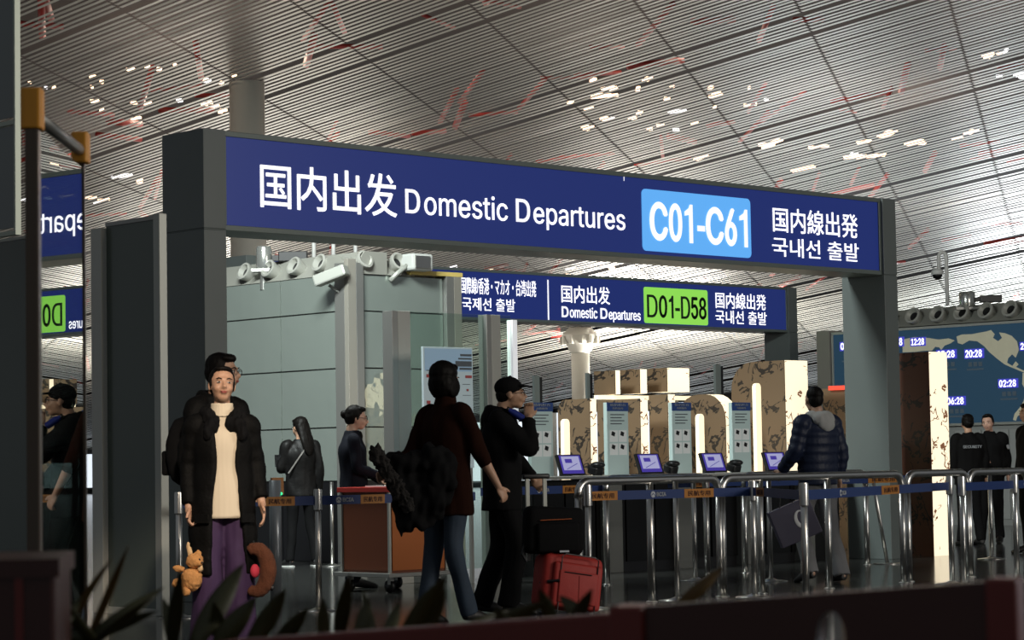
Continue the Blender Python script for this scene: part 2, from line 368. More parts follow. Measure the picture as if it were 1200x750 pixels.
# ------------------------------------------------------------------ sign gantries
P0 = at(241.6, hor(241.6), 19.4); P0 = Vector((P0.x, P0.y, 0))
def solve_u(x, P):                   # distance along E1 from P that is seen at picture column x
    k = (x - 600) / F; return (k * P.y - P.x) / (E1.x - k * E1.y)
def gantry(label, P, xL, xR, colw, zb, zt, sign_x0, sign_x1, dep, deep=0.58):
    t = thing('overhead_sign', label, 'sign', P, AZ)
    uR1 = solve_u(xR, P); uR0 = uR1 - colw
    for nm, a, b, in (('post', 0, colw), ('post', uR0, uR1)):
        q = PB(); zj = zb
        q.bb((a, 0, 0), (b, deep, zj - 0.006)); q.bb((a + .004, .004, zj - .006), (b - .004, deep - .004, zj + .006)); q.bb((a, 0, zj + .006), (b, deep, zt))
        obj(nm, q, GREYP, t, bevel=0.004)
    s0, s1 = colw, uR0
    q = PB(); fr = 0.045
    q.bb((s0, 0.03, zb), (s1, dep, zb + fr)); q.bb((s0, 0.03, zt - fr), (s1, dep, zt)); q.bb((s0, 0.03, zb + fr), (s0 + 0.03, dep, zt - fr)); q.bb((s1 - 0.03, 0.03, zb + fr), (s1, dep, zt - fr))
    obj('sign_frame', q, FRAME, t, bevel=0.004)
    obj('sign_face', PB().bb((s0 + .03, .045, zb + fr), (s1 - .03, dep - .02, zt - fr)), BLUE, t)
    return t, s0, s1
SGN, s0, s1 = gantry('large dark blue overhead sign reading Domestic Departures C01-C61 in white', P0, 241.6, 1053.5, 0.225, 3.04, 3.865, 267, 1036, .50)
def glyph(t, P, ch, xa, xb, z0, z1, m, stroke, wt, y=.04, res=3):
    a, b = solve_u(xa, P), solve_u(xb, P); w_, h_ = b - a, z1 - z0; pb = PB()
    if ch == '1':
        s_ = stroke; pb.prism([(b - s_, z0), (b, z0), (b, z1), (b - s_ * .72, z1), (b - s_ * 1.1, z1 - h_ * .10), (a, z1 - h_ * .19), (a, z1 - h_ * .30), (b - s_, z1 - h_ * .27)], 'xz', y - .002, y + .002)
    elif ch == '-': pb.bb((a, y - .002, z0 + h_ * .33), (b, y + .002, z0 + h_ * .33 + stroke * 1.05))
    elif ch == 'D':
        def dpts(x0, x1, q0, q1, r):
            pts = [(x0, q0), (x1 - r, q0)]
            n_ = 10
            for i in range(1, n_): an = -math.pi / 2 + math.pi * i / n_; pts.append((x1 - r + r * math.cos(an), (q0 + q1) / 2 + (q1 - q0) / 2 * math.copysign(abs(math.sin(an)) ** .8, math.sin(an))))
            return pts + [(x1 - r, q1), (x0, q1)]
        o_ = dpts(a, b, z0, z1, w_ * .52); i_ = dpts(a + stroke, b - stroke, z0 + stroke * .85, z1 - stroke * .85, max(.004, w_ * .52 - stroke * .9)); n_ = len(o_)
        vs = [(x, y - .002, z) for x, z in o_ + i_] + [(x, y + .002, z) for x, z in o_ + i_]; k_ = 2 * n_; fs = []
        for i in range(n_):
            j_ = (i + 1) % n_; fs += [(i, j_, n_ + j_, n_ + i), (k_ + i, k_ + n_ + i, k_ + n_ + j_, k_ + j_), (i, k_ + i, k_ + j_, j_), (n_ + i, n_ + j_, k_ + n_ + j_, k_ + n_ + i)]
        pb.add(vs, fs)
    else: link('lettering', textmesh(ch, a, b, z0, z1, y, m, wt, res=res), t); return
    obj('lettering', pb, m, t)
def put(t, P, name, body, xa, xb, z0, z1, m, wt=0.012, y=.04, res=3):
    me = textmesh(body, solve_u(xa, P), solve_u(xb, P), z0, z1, y, m, wt, res=res)
    if ' ' in body:                                   # one mesh per word
        xs = sorted(v.co.x for v in me.vertices); g = max(range(len(xs) - 1), key=lambda i: xs[i + 1] - xs[i]); cut = (xs[g] + xs[g + 1]) / 2
        me2 = me.copy()
        for q, sg in ((me, 1), (me2, -1)):
            bm = bmesh.new(); bm.from_mesh(q); bmesh.ops.delete(bm, geom=[v for v in bm.verts if (v.co.x - cut) * sg > 0], context='VERTS'); bm.to_mesh(q); bm.free()
        link(name, me2, t)
    link(name, me, t)
put(SGN, P0, 'lettering', '国内出发', 309.5, 470.5, 3.255, 3.632, WHITE, 0.010)
for ch, xa, xb, z0, z1 in (('D', 480.3, 497.6, 3.303, 3.517), ('omestic', 502.6, 600.6, 3.299, 3.517), ('D', 610.4, 627, 3.303, 3.517), ('epartures', 631, 738.7, 3.247, 3.487)):
    glyph(SGN, P0, ch, xa, xb, z0, z1, WHITE, .035, .005)
obj('gate_panel', PB().prism(rrect(solve_u(758.7, P0), solve_u(886, P0), 3.12, 3.722, .05), 'xz', .036, .046), LBLUE, SGN, label='light blue gate number panel')
for ch, xa, xb in (('C', 766.7, 788), ('0', 789.3, 804.8), ('1', 808, 817.3), ('-', 822.7, 831.5), ('C', 832.6, 853.6), ('6', 855, 869), ('1', 872.3, 881.6)):
    glyph(SGN, P0, ch, xa, xb, 3.225, 3.607, WHITE, .052, .028, .03)
put(SGN, P0, 'lettering', '国内線出発', 912.5, 1012, 3.41, 3.667, WHITE, 0.008)
put(SGN, P0, 'lettering', '국내선 출발', 911, 1012.5, 3.16, 3.357, WHITE, 0.006)
obj('seam', PB().bb((solve_u(738.3, P0), .04, 3.78), (solve_u(738.8, P0), .046, 3.82)), WHITE, SGN)
# back gantry
ZB = 42.0
PR = gp(927.5, ZB)
uu = 0.0
PL = gp(291, 33.85); PL = PR - E1 * ((PR - PL).dot(E1)); 
SG2, b0, b1 = gantry('smaller blue overhead sign farther back with a green D01-D58 panel', PL, 267, 935, 0.23, 3.32, 4.116, 292, 924, .50)
put(SG2, PL, 'lettering', '国際線/香港・マカオ・台湾出発', 543, 631, 3.722, 3.985, WHITE, 0.004, res=2)
put(SG2, PL, 'lettering', '국제선 출발', 544, 606, 3.47, 3.672, WHITE, 0.006, res=2)
obj('divider_line', PB().bb((solve_u(644.5, PL), .036, 3.37), (solve_u(645.6, PL), .046, 4.01)), WHITE, SG2)
put(SG2, PL, 'lettering', '国内出发', 660.6, 717.5, 3.66, 3.945, WHITE, 0.008, res=2)
for ch, xa, xb, z0, z1 in (('D', 660.6, 668.6, 3.423, 3.598), ('omestic', 670.2, 702.4, 3.42, 3.598), ('D', 706, 714.3, 3.423, 3.598), ('epartures', 715.8, 753, 3.375, 3.572)):
    glyph(SG2, PL, ch, xa, xb, z0, z1, WHITE, .036, .008)
obj('gate_panel', PB().prism(rrect(solve_u(757.4, PL), solve_u(832, PL), 3.385, 3.985, .04), 'xz', .036, .046), LGREEN, SG2, label='light green gate number panel')
for ch, xa, xb in (('D', 760.4, 772.8), ('0', 774.3, 784), ('1', 786.2, 791.4), ('-', 793.4, 798.9), ('D', 800.2, 811), ('5', 812, 820.3), ('8', 821.2, 830)):
    glyph(SG2, PL, ch, xa, xb, 3.48, 3.86, GDARK, .05, .022, .03)
put(SG2, PL, 'lettering', '国内線出発', 841.5, 900.5, 3.69, 3.965, WHITE, 0.008, res=2)
put(SG2, PL, 'lettering', '국내선 출발', 841, 901, 3.43, 3.66, WHITE, 0.006, res=2)

# ------------------------------------------------------------------ left glass screens
def wall_e2(name, label, x_near, Z_near, length, z0, z1, thick, m, cat='partition'):
    return
# dark glass wall beside the left gantry post (runs along E2)
pn = gp(186, 17.75)
L = .70
t = thing('glass_partition', 'dark green glass partition in a pale metal frame beside the big sign post', 'partition', pn, AZ)
obj('post', PB().bb((0, -.03, 0), (.07, .05, 2.99)), ALU, t, bevel=.004)
obj('glass_panel', PB().bb((.02, .05, .05), (.045, L, 2.95)), DKGLASS, t)
obj('top_rail', PB().bb((.01, .05, 2.95), (.055, L, 2.98)), STEELD, t)
obj('bottom_rail', PB().bb((.005, .05, 0), (.06, L, .05)), ALU, t)
obj('post', PB().bb((-.03, L, 0), (.055, L + .14, 2.94)), mat('white_post', (.55, .55, .5), .5), t, bevel=.004, label='broad white post')
# tall framed glass and low dark glass at the left edge
pn = gp(46, 12.0)
t = thing('glass_partition', 'low dark glass wall at the left edge behind the yellow capped post', 'partition', pn, AZ)
obj('glass_panel', PB().bb((0, 0, 0), (.03, 1.5, 2.26)), DKGLASS, t)
obj('bottom_rail', PB().bb((-.01, 0, 0), (.04, 1.5, .08)), STEELD, t)
obj('top_rail', PB().bb((-.005, 0, 2.26), (.035, 1.5, 2.275)), ALU, t)
pn = gp(19.5, 11.0)
PALEF = mat('pale_green_frame', (.42, .46, .38), .4, .2)
t = thing('framed_glass_screen', 'tall pale framed glass screen at the upper left corner', 'screen', pn, AZ)
za, zb_, zc = zz(19, 271, 11), zz(19, 141, 11), 3.6
REFL = mat('grey_reflective_glass', (0.10, 0.12, 0.115), 0.06, spec=1.0)
for a, b in ((za, zb_), (zb_, zc)):
    obj('glass_panel', PB().bb((.008, .02, a + .02), (.018, 1.2, b - .02)), REFL, t)
for z in (za, zb_, zc): obj('cross_bar', PB().bb((0, .014, z - .015), (.03, 1.2, z + .006)), PALEF, t)
obj('upright', PB().bb((0, 0, za - .015), (.03, .014, zc)), PALEF, t)
obj('upright', PB().bb((0, 1.2, 0), (.03, 1.25, zc)), PALEF, t)
# automatic glass door leaf with yellow caps (mirrors the signs)
pa, pb2 = gp(40, 5.78), gp(97, 6.63)
dv = (pb2 - pa); ln = dv.length; rz = math.atan2(dv.y, dv.x)
t = thing('glass_door_leaf', 'glass door leaf with a brown post and two yellow end caps, mirroring the sign', 'door', pa, rz)
zn, zf = zz(40, 104, 5.78), zz(96, 156, 6.63)
POSTB = mat('bronze_post', (0.10, 0.075, 0.055), 0.35, 0.5)
obj('post', PB().bb((-.02, -.016, 0), (.03, .016, zn - .08)), POSTB, t, bevel=.004)
obj('end_cap', PB().prism(rrect(-.026, .036, -.026, .026, .012), 'xy', zn - .10, zn), YEL, t, bevel=.004)
obj('glass_panel', PB().bb((.03, -.006, .05), (ln + .0, .006, zf - .10)), MIRG, t)
obj('top_rail', PB().sweep([(.02, 0, zn - .06), (ln, 0, zf - .05)], .016, 8), STEELD, t, True)
obj('end_cap', PB().prism(rrect(ln - .035, ln + .03, -.024, .024, .012), 'xy', zf - .085, zf), YEL, t, bevel=.004)
obj('far_edge', PB().bb((ln - .004, -.01, 0), (ln + .012, .01, zf - .07)), POSTB, t)
obj('bottom_rail', PB().bb((.03, -.012, 0), (ln, .012, .05)), POSTB, t)

# ------------------------------------------------------------------ glass booth on the left of the hall
ZC = 27.0
pc = gp(412, ZC)
bt = thing('glass_booth', 'sea green glass booth with a row of round air nozzles along its top', 'booth', pc, AZ)
H0 = zz(412, 320, ZC)
joints = [0.0, 0.92, 1.53, 2.2, 2.85, H0]
LW = 5.2; RW = (511 - 425) / pm1(470, 27.5) + .15
vj = [.18, (395 - 326) / pm2(360, 27.5) + .18, 2.6, 3.9, LW]
for a, b in zip(vj[:-1], vj[1:]):
    for z0, z1 in zip(joints[:-1], joints[1:]):
        obj('glass_panel', PB().bb((0, a + .008, z0 + .008), (.03, b - .008, z1 - .008)), BOOTHG if z0 > .5 else BLACK, bt)
for z0, z1 in zip(joints[:-1], joints[1:]):
    obj('glass_panel', PB().bb((.16, 0, z0 + .008), (.16 + RW - .01, .03, z1 - .008)), BOOTHG if z0 > .5 else BLACK, bt)
obj('backing', PB().bb((.035, .1, 0), (.06, LW, H0)), BLACK, bt); obj('backing', PB().bb((.1, .035, 0), (.16 + RW, .06, H0)), BLACK, bt)
obj('post', PB().bb((-.06, .02, 0), (.02, .19, H0 + .12)), STEELD, bt, bevel=.004)
obj('post', PB().bb((-.06, -.05, 0), (.06, .02, H0 + .16)), mat('warm_grey_post', (.27, .255, .22), .45, .2), bt, bevel=.004)
obj('post', PB().bb((.06, -.05, 0), (.17, .03, H0 + .12)), STEELD, bt, bevel=.004)
xr = .16 + RW
obj('post', PB().bb((xr, -.06, 0), (xr + .12, .14, H0 + .02)), STEELD, bt, bevel=.004)
obj('post', PB().bb((xr + .12, -.06, 0), (xr + .24, .14, H0 + .02)), MATS['warm_grey_post'], bt, bevel=.004)
obj('roof_edge', PB().bb((xr - .55, -.06, H0 + .02), (xr + .26, .5, H0 + .07)), mat('yellow_wood_trim', (.62, .47, .14), .5), bt, label='yellow wooden roof edge')
# header
obj('duct_header', PB().prism([(0.0, H0), (.55, H0), (.55, H0 + .26), (.22, H0 + .26)], 'xz', -.02, LW), HEADER, bt)
obj('duct_header', PB().prism([(-.02, H0), (.45, H0), (.45, H0 + .2), (.15, H0 + .2)], 'yz', 0, xr - .45), HEADER, bt)
NOZ = mat('nozzle_metal', (.42, .42, .38), .4, .3)
def nozzle(p, d, parent, r=.098):
    d = Vector(d).normalized(); M = d.to_track_quat('Z', 'Y').to_matrix()
    o = autosmooth(obj('air_nozzle', PB().lathe([(r * .75, -.18), (r * .95, .0), (r * 1.12, .05), (r * 1.12, .08), (r * .86, .085), (r * .62, .02)], p, 20, M), NOZ, parent, True))
    obj('bore_shade', PB().lathe([(r * .58, .005), (r * .58, .026)], p, 16, M), BLACK, o)  # black disc painted in for the shade inside the nozzle
for x, y in ((287.5, 328), (316, 324), (346, 320), (376, 316)):
    k = (x - 600) / F; v = None
    u = ((412 - x)) / pm2((412 + x) / 2, ZC + .5)
    # exact distance along E2
    P = pc; u = (k * P.y - P.x) / (E2.x - k * E2.y)
    nozzle((.04, u, H0 + .13), (-.8, 0, .35), bt)
for x in (427, 466.5):
    u = solve_u(x, pc); nozzle((u, .04, H0 + .14), (0, -.8, .35), bt)
# things standing on the booth roof
WP = mat('white_paint', (.62, .62, .6), .4)
for x, dx in ((371, .3), (394, .5), (420, .6)):
    p = gp(x, 28.6); tag(obj('roof_mast', PB().cyl((0, 0, H0 + .1), (0, 0, H0 + 1.6), .028, .022, 10), WP, None, True, loc=p), {371: 'leftmost of three thin white masts on the glass booth', 394: 'middle of three thin white masts on the glass booth', 420: 'rightmost of three thin white masts on the glass booth'}[x], 'mast', 'white masts on the booth')
def radar(x, Z, y0, y1, label):
    zb0 = zz(x, y1, Z); zt0 = zz(x, y0, Z); h = zt0 - zb0
    t = thing('scanner_unit', label, 'scanner', gp(x, Z) + Vector((0, 0, zb0)))
    r = 9.5 * Z / 2800
    autosmooth(obj('drum', PB().lathe([(r * .95, 0), (r, .02), (r, h - .02), (r * .9, h)], (0, 0, 0), 24), mat('white_drum', (.45, .46, .43), .2, .75), t, True))
    obj('tray', PB().bb((-r * 1.5, -.1, -.04), (r * 1.5, .1, 0)), STEELD, t)
    obj('bracket', PB().bb((r, -.03, h * .35), (r + .15, .03, h * .6)), BLACK, t)
    obj('camera_head', PB().bb((r + .08, -.06, h * .3), (r + .42, .06, h * .75)), BLACK, t, bevel=.01)
    obj('foot', PB().cyl((0, 0, -.25), (0, 0, -.04), .05), STEELD, t)
radar(312, 28.2, 289, 315, 'silver drum scanner with side camera on the glass booth roof')
def cctv(x, y, Z, label):
    p = at(x, y, Z); t = thing('security_camera', label, 'camera', p, AZ)
    obj('housing', PB().box((0, 0, 0), (.16, .4, .13), (math.radians(-18), 0, 0.5)), ALU, t, bevel=.02)
    obj('bracket', PB().sweep([(.05, .1, -.1), (.2, .05, -.2), (.25, .0, -.05), (.3, .1, .05)], .02, 8), ALU, t, True)
    return t
cctv(388, 323, 26.9, 'silver security camera under the corner of the booth roof')
t = thing('security_camera', 'white boxy camera on a bracket above the booth corner', 'camera', at(488, 310, 27.6), AZ)
obj('housing', PB().box((0, 0, .02), (.32, .25, .2)), mat('pale_plastic', (.45, .46, .44), .4), t, bevel=.03)
obj('lens_panel', PB().box((-.02, -.13, .02), (.22, .02, .14)), STEEL, t)
obj('bracket', PB().sweep([(-.15, 0, -.02), (-.3, 0, -.12), (-.36, .05, -.2)], .03, 8), ALU, t, True)

# low glass partition with posts in front of the booth's right wall
zp = 22.0
pp = gp(457, zp); Hp = zz(466, 364, zp)
t = thing('glass_partition', 'clear glass partition with pale metal posts behind the podium', 'partition', pp, AZ)
us = [0, solve_u(566, pp), solve_u(598, pp)]
obj('post', PB().bb((0, -.06, 0), (.07, .08, Hp)), STEELD, t, bevel=.003)
obj('post', PB().bb((.07, -.06, 0), (.22, .08, Hp)), mat('light_post', (.42, .42, .38), .45, .15), t, bevel=.003)
obj('glass_pane', PB().bb((.22, 0, .1), (us[1], .012, Hp)), GLASS, t)
obj('post', PB().bb((us[1], -.05, 0), (us[1] + .06, .07, Hp)), STEELD, t, bevel=.003)
obj('post', PB().bb((us[1] + .06, -.05, 0), (us[1] + .18, .07, Hp)), MATS['light_post'], t, bevel=.003)
obj('glass_pane', PB().bb((us[1] + .18, 0, .1), (us[2], .012, Hp)), GLASS, t)
obj('post', PB().bb((us[2], -.03, 0), (us[2] + .06, .05, Hp - .04)), mat('white_post_glow', (.8, .8, .78), .4, 0, (.6, .62, .65), .7), t, label='bright white end post')  # post is no lamp, its brightness is put in as emission
# poster stand
q = gp(498, 21.6); ub = solve_u(553, q); zt_, zb1 = zz(498, 406, 21.6), 1.05
t = thing('poster_stand', 'pale blue information poster on a stand behind the walking woman', 'poster', q, AZ)
obj('board', PB().bb((0, 0, zb1), (ub, .03, zt_)), mat('poster_paper', (.42, .50, .52), .5, 0, (.25, .33, .36), .35), t, bevel=.003)
obj('upper_panel', PB().bb((.015, -.004, zt_ - .22), (ub - .015, 0, zt_ - .015)), mat('poster_blue', (.28, .42, .55), .5, 0, (.18, .28, .38), .35), t)
obj('leg', PB().bb((.02, 0, 0), (.05, .03, zb1)), STEELD, t); obj('leg', PB().bb((ub - .05, 0, 0), (ub - .02, .03, zb1)), STEELD, t)
PI_ = mat('poster_ink', (.10, .12, .14), .6); PRD = mat('poster_red', (.45, .08, .08), .6)
for a, b, z0, z1, mm in ((.74, .97, .06, .04, PI_), (.7, .97, .09, .075, PI_), (.64, .97, .155, .105, PI_), (.72, .97, .185, .165, PI_), (.05, .28, .20, .192, PI_), (.05, .2, .26, .23, PRD), (.84, .97, .26, .235, PRD), (.78, .93, .32, .315, PI_), (.86, .9, .38, .36, PRD), (.78, .95, .42, .416, PI_), (.05, .12, .5, .47, PRD)):
    obj('print_block', PB().bb((ub * a, -.007, zt_ - z1 - .02), (ub * b, -.004, zt_ - z0 - .02)), mm, t)

# ------------------------------------------------------------------ podium
pd = gp(455, 20.4)
t = thing('podium', 'orange podium cabinet on casters with a red top, staffed by a woman', 'podium', pd, AZ)
wa = (455 - 398) / pm2(427, 20.7); wb = .66
zb_, zt2 = zz(455, 672, 20.4), zz(455, 577, 20.4)
obj('body', PB().bb((.02, .02, zb_), (wb, wa, zt2)), ORANGE_SH, t)
obj('side_panel', PB().bb((.012, .03, zb_ + .02), (.02, wa - .03, zt2 - .02)), ORANGE_SH, t, label='orange side panel in its shaded tone')
obj('front_panel', PB().bb((.04, .006, zb_ + .02), (wb - .03, .02, zt2 - .02)), ORANGE, t, label='orange panel in its lit tone')
for x, y in ((0, 0), (0, wa - .02), (wb - .02, 0), (wb - .02, wa - .02)): obj('corner_post', PB().bb((x, y, zb_), (x + .022, y + .022, zt2)), ALU, t)
obj('top', PB().bb((-.02, -.02, zt2), (wb + .02, wa + .02, zt2 + .045)), REDTOP, t, bevel=.005, label='red top')
obj('base_plate', PB().bb((-.05, -.05, zb_ - .035), (wb + .05, wa + .05, zb_)), STEELD, t, bevel=.004)
for x, y in ((.06, .06), (wb - .06, .06), (.06, wa - .06), (wb - .06, wa - .06)):
    c = obj('caster', PB().bb((x - .02, y - .02, .07), (x + .02, y + .02, zb_ - .03)), STEELD, t)
    obj('wheel', PB().cyl((x - .018, y + .01, .055), (x + .018, y + .01, .055), .055, None, 16), BLACK, c, True)
tag(obj('paper_stack', PB().box((.25, .35, zt2 + .051), (.2, .28, .012)).xf(Matrix.Translation(pd) @ Matrix.Rotation(AZ, 4, 'Z')), mat('paper', (.7, .7, .68), .6)), 'small stack of white paper on the podium top', 'paper')

# ------------------------------------------------------------------ queue rails, stanchions and belts
RAILZ = .937
def rail(x0, x1, Z0, label, mids=(), z=RAILZ, r=.028, grp='steel queue handrails'):
    p = gp(x0, Z0); u1 = solve_u(x1, p); t = thing('queue_rail', label, 'railing', p, AZ, grp)
    R = .10; pts = [(0, 0, z - R - .02)] + [(R - R * math.cos(a), 0, z - R + R * math.sin(a)) for a in [i * math.pi / 12 for i in range(1, 7)]]
    pts += [(u1 - R + R * math.sin(a), 0, z - R + R * math.cos(a)) for a in [i * math.pi / 12 for i in range(0, 7)]] + [(u1, 0, z - R - .02)]
    obj('handrail', PB().sweep(pts, r * 1.15, 14, ref=(0, 1, 0)), STEEL, t, True)
    for u in [0, u1] + [solve_u(m, p) for m in mids]:
        h = z - R if u in (0, u1) else z - .01
        l = obj('leg', PB().cyl((u, 0, .0), (u, 0, h), r, None, 14), STEEL, t, True)
        obj('flange', PB().lathe([(.045, 0), (.045, .006), (.032, .012)], (u, 0, 0), 20), STEEL, l, True)
    return p, u1
rail(677, 838, 17.95, 'steel handrail on three legs beside the red suitcase', (757.5,))
rail(845, 1052, 19.05, 'long steel handrail behind the man in the blue jacket', (886, 965))
rail(1062, 1128, 20.85, 'short steel handrail in front of the lit cream pillar')
rail(1134, 1199, 21.45, 'steel handrail at the right edge before the two uniformed staff')
rail(709, 823, 21.2, 'back row steel handrail in front of the second kiosk')
rail(871, 1010, 23.0, 'back row steel handrail in front of the fourth kiosk')
def stanchion(x, Z, label, z=.90, r=.024, cas=True):
    t = thing('belt_stanchion', label, 'stanchion', gp(x, Z), AZ, 'steel belt stanchions')
    obj('pole', PB().cyl((0, 0, .012), (0, 0, z), r, None, 14), STEEL, t, True)
    obj('base', PB().lathe([(.15, 0), (.15, .006), (.06, .016), (.03, .03)], (0, 0, 0), 24), STEEL, t, True)
    if cas: autosmooth(obj('belt_head', PB().lathe([(r * 1.35, z - .14), (r * 1.35, z), (r * 1.2, z + .015)], (0, 0, 0), 16), STEEL, t, True))
ST = {}
for x, Z, lb in ((688, 17.75, 'belt stanchion just right of the red suitcase'), (881, 18.9, 'belt stanchion left of the man in the blue jacket'),
                 (941, 16.45, 'nearest belt stanchion standing in front of the dark shopping bag'), (1112, 20.3, 'belt stanchion right under the lit cream pillar'),
                 (1126, 19.6, 'thicker belt stanchion left of the uniformed staff'), (1188, 20.6, 'belt stanchion close to the right edge'),
                 (372, 18.0, 'belt stanchion between the girl and the orange podium'), (209, 17.5, 'belt stanchion behind the girl beside the glass partition')):
    stanchion(x, Z, lb); ST[x] = (gp(x, Z), Z)
for x, Z, lb in ((791, 18.6, 'plain steel post left of two under the third kiosk screen'), (812, 21.7, 'thin steel post behind the first handrail end'), (900, 21.3, 'plain steel post under the fourth kiosk screen'),
                 (1159, 25.2, 'steel post with round base in front of the uniformed staff'), (388, 26.2, 'steel post by the long haired woman')):
    stanchion(x, Z, lb, .92, .022, False)
t = thing('slanted_prop', 'thin slanted steel prop behind the orange belt label', 'prop', gp(1031, 24.4), AZ)
obj('pole', PB().cyl((-.14, 0, .93), (.08, 0, .01), .02, None, 10), STEEL, t, True); obj('base', PB().lathe([(.15, 0), (.14, .01)], (.08, 0, 0), 20), STEEL, t, True)
def belt(pa, pb, label, segs, zc=.83, h=.068, grp='blue queue belts'):
    d = pb - pa; L = d.length; rz = math.atan2(d.y, d.x); t = thing('queue_belt', label, 'belt', pa, rz, grp)
    obj('webbing', PB().bb((.03, -.002, zc - h / 2), (L - .03, .002, zc + h / 2)), BELT, t)
    for kind, f, wd in segs:
        c = f * L
        if kind == 'o':
            l = obj('orange_label', PB().bb((c - wd / 2, -.004, zc - h / 2), (c + wd / 2, .004, zc + h / 2)), BELTO, t, label='orange belt label with four dark characters')
            link('lettering', textmesh('民航专用', c - wd * .38, c + wd * .38, zc - h * .3, zc + h * .3, -.0055, INKB, .02, res=1, thick=.002), l)
        else:
            em = obj('emblem', PB().prism([(c - .07 + .024 * math.cos(a), zc + .024 * math.sin(a)) for a in [i * math.pi / 8 for i in range(16)]], 'xz', -.0045, -.002), LOGO, t)
            obj('emblem_arc', PB().sweep([(c - .088, -.005, zc - .008), (c - .07, -.005, zc + .008), (c - .052, -.005, zc - .008)], .003, 6), BELT, em)
            link('lettering', textmesh('BCIA', c - .035, c + .065, zc - .016, zc + .016, -.0055, LOGO, .03, res=1, thick=.002), t)
    return t
belt(ST[688][0], ST[881][0], 'blue belt with a white emblem in front of the dark kiosks', [('o', .085, .30), ('e', .42, 0), ('o', .66, .32)])
belt(ST[881][0], ST[941][0], 'short belt with orange label left of the dark shopping bag', [('o', .17, .4)])
belt(ST[941][0], ST[1112][0], 'blue belt with white emblem passing the blue jacket man', [('e', .23, 0), ('o', .54, .52)])
belt(ST[1126][0], ST[1188][0], 'blue belt between the two stanchions at the right', [])
belt(ST[1188][0], ST[1188][0] + E1 * 1.5, 'blue belt leaving the picture at the right edge', [('e', .15, 0)])
belt(ST[209][0], ST[372][0], 'belt behind the girl with orange label by the grey post', [('o', .72, .24)])
belt(ST[372][0], gp(560, 18.9), 'blue belt with orange label in front of the podium', [('e', .17, 0), ('o', .33, .22)])
belt(gp(560, 20.0), gp(709, 21.3), 'blue belt behind the suitcase handle', [('e', .5, 0), ('o', .72, .25)], zc=.85)
belt(gp(780, 21.9), gp(870, 22.9), 'back row belt under the third kiosk screen', [('o', .45, .25)], zc=.87)
belt(gp(871, 22.9), gp(1063, 24.7), 'back row belt right of the blue jacket man', [('e', .6, 0), ('o', .84, .5)], zc=.86)
# grey turnstile post
t = thing('sensor_post', 'thick grey sensor post with a small green light behind the belt', 'post', gp(322, 19.5), AZ)
obj('pole', PB().cyl((0, 0, 0), (0, 0, .98), .048, None, 20), mat('grey_enamel', (.22, .24, .26), .3, .4), t, True)
obj('indicator', PB().ell((.04, -.03, .87), (.012, .012, .012)), mat('green_led', (0, .3, .1), .4, 0, (.05, .9, .3), 1.5), t, True)
obj('orange_flap', PB().box((.10, .1, .93), (.12, .02, .14)), mat('flap_orange', (.35, .14, .03), .5), t)

# ------------------------------------------------------------------ kiosks
CTZ = .955
SCRB = mat('screen_glow', (.1, .1, .15), .3, 0, (.34, .34, .55), .9); SCRD = mat('screen_purple', (.02, .02, .1), .3, 0, (.05, .03, .28), .9)
PNL = mat('panel_pale_green', (.36, .45, .43), .4, 0, (.25, .33, .32), .3); PNH = mat('panel_header_blue', (.012, .035, .12), .4, 0, (.008, .022, .08), .5)
PIC = mat('panel_picture_white', (.6, .62, .6), .5, 0, (.35, .38, .38), .3)
KX = [(646, 26), (735, 25), (810, 22.5), (880, 21.5)]
names = ['first', 'second', 'third', 'fourth']
deskP = gp(628, 22.8)
def deskZ(x): return 22.8 * (3563 - 628) / (3563 - x)
uend = solve_u(985, deskP)
t = thing('kiosk_counter', 'long dark counter with a thin pale top under the kiosk screens', 'counter', deskP, AZ)
obj('worktop', PB().bb((0, -.1, CTZ - .03), (uend, .5, CTZ)), mat('worktop_grey', (.35, .36, .34), .3), t, bevel=.005)
for k, (x, wpx) in enumerate(KX + [(940, 20)]):
    u = solve_u(x + 16, deskP)
    if k < 4: obj('pillar', PB().bb((u + .5, .0, 0), (u + .75, .45, CTZ - .03)), mat('pillar_grey', (.14, .145, .135), .45), t, bevel=.004)
    u2 = solve_u(x + (70 if k < 4 else 0), deskP)
obj('cabinet', PB().bb((0.02, .08, 0), (uend, .48, CTZ - .04)), BLACK, t)
for k in range(int((uend - .1) / .42)): obj('cabinet_door', PB().bb((.03 + k * .42, .06, .1), (.42 + k * .42, .085, CTZ - .08)), mat('door_black', (.005, .005, .005), .35, spec=.3), t)
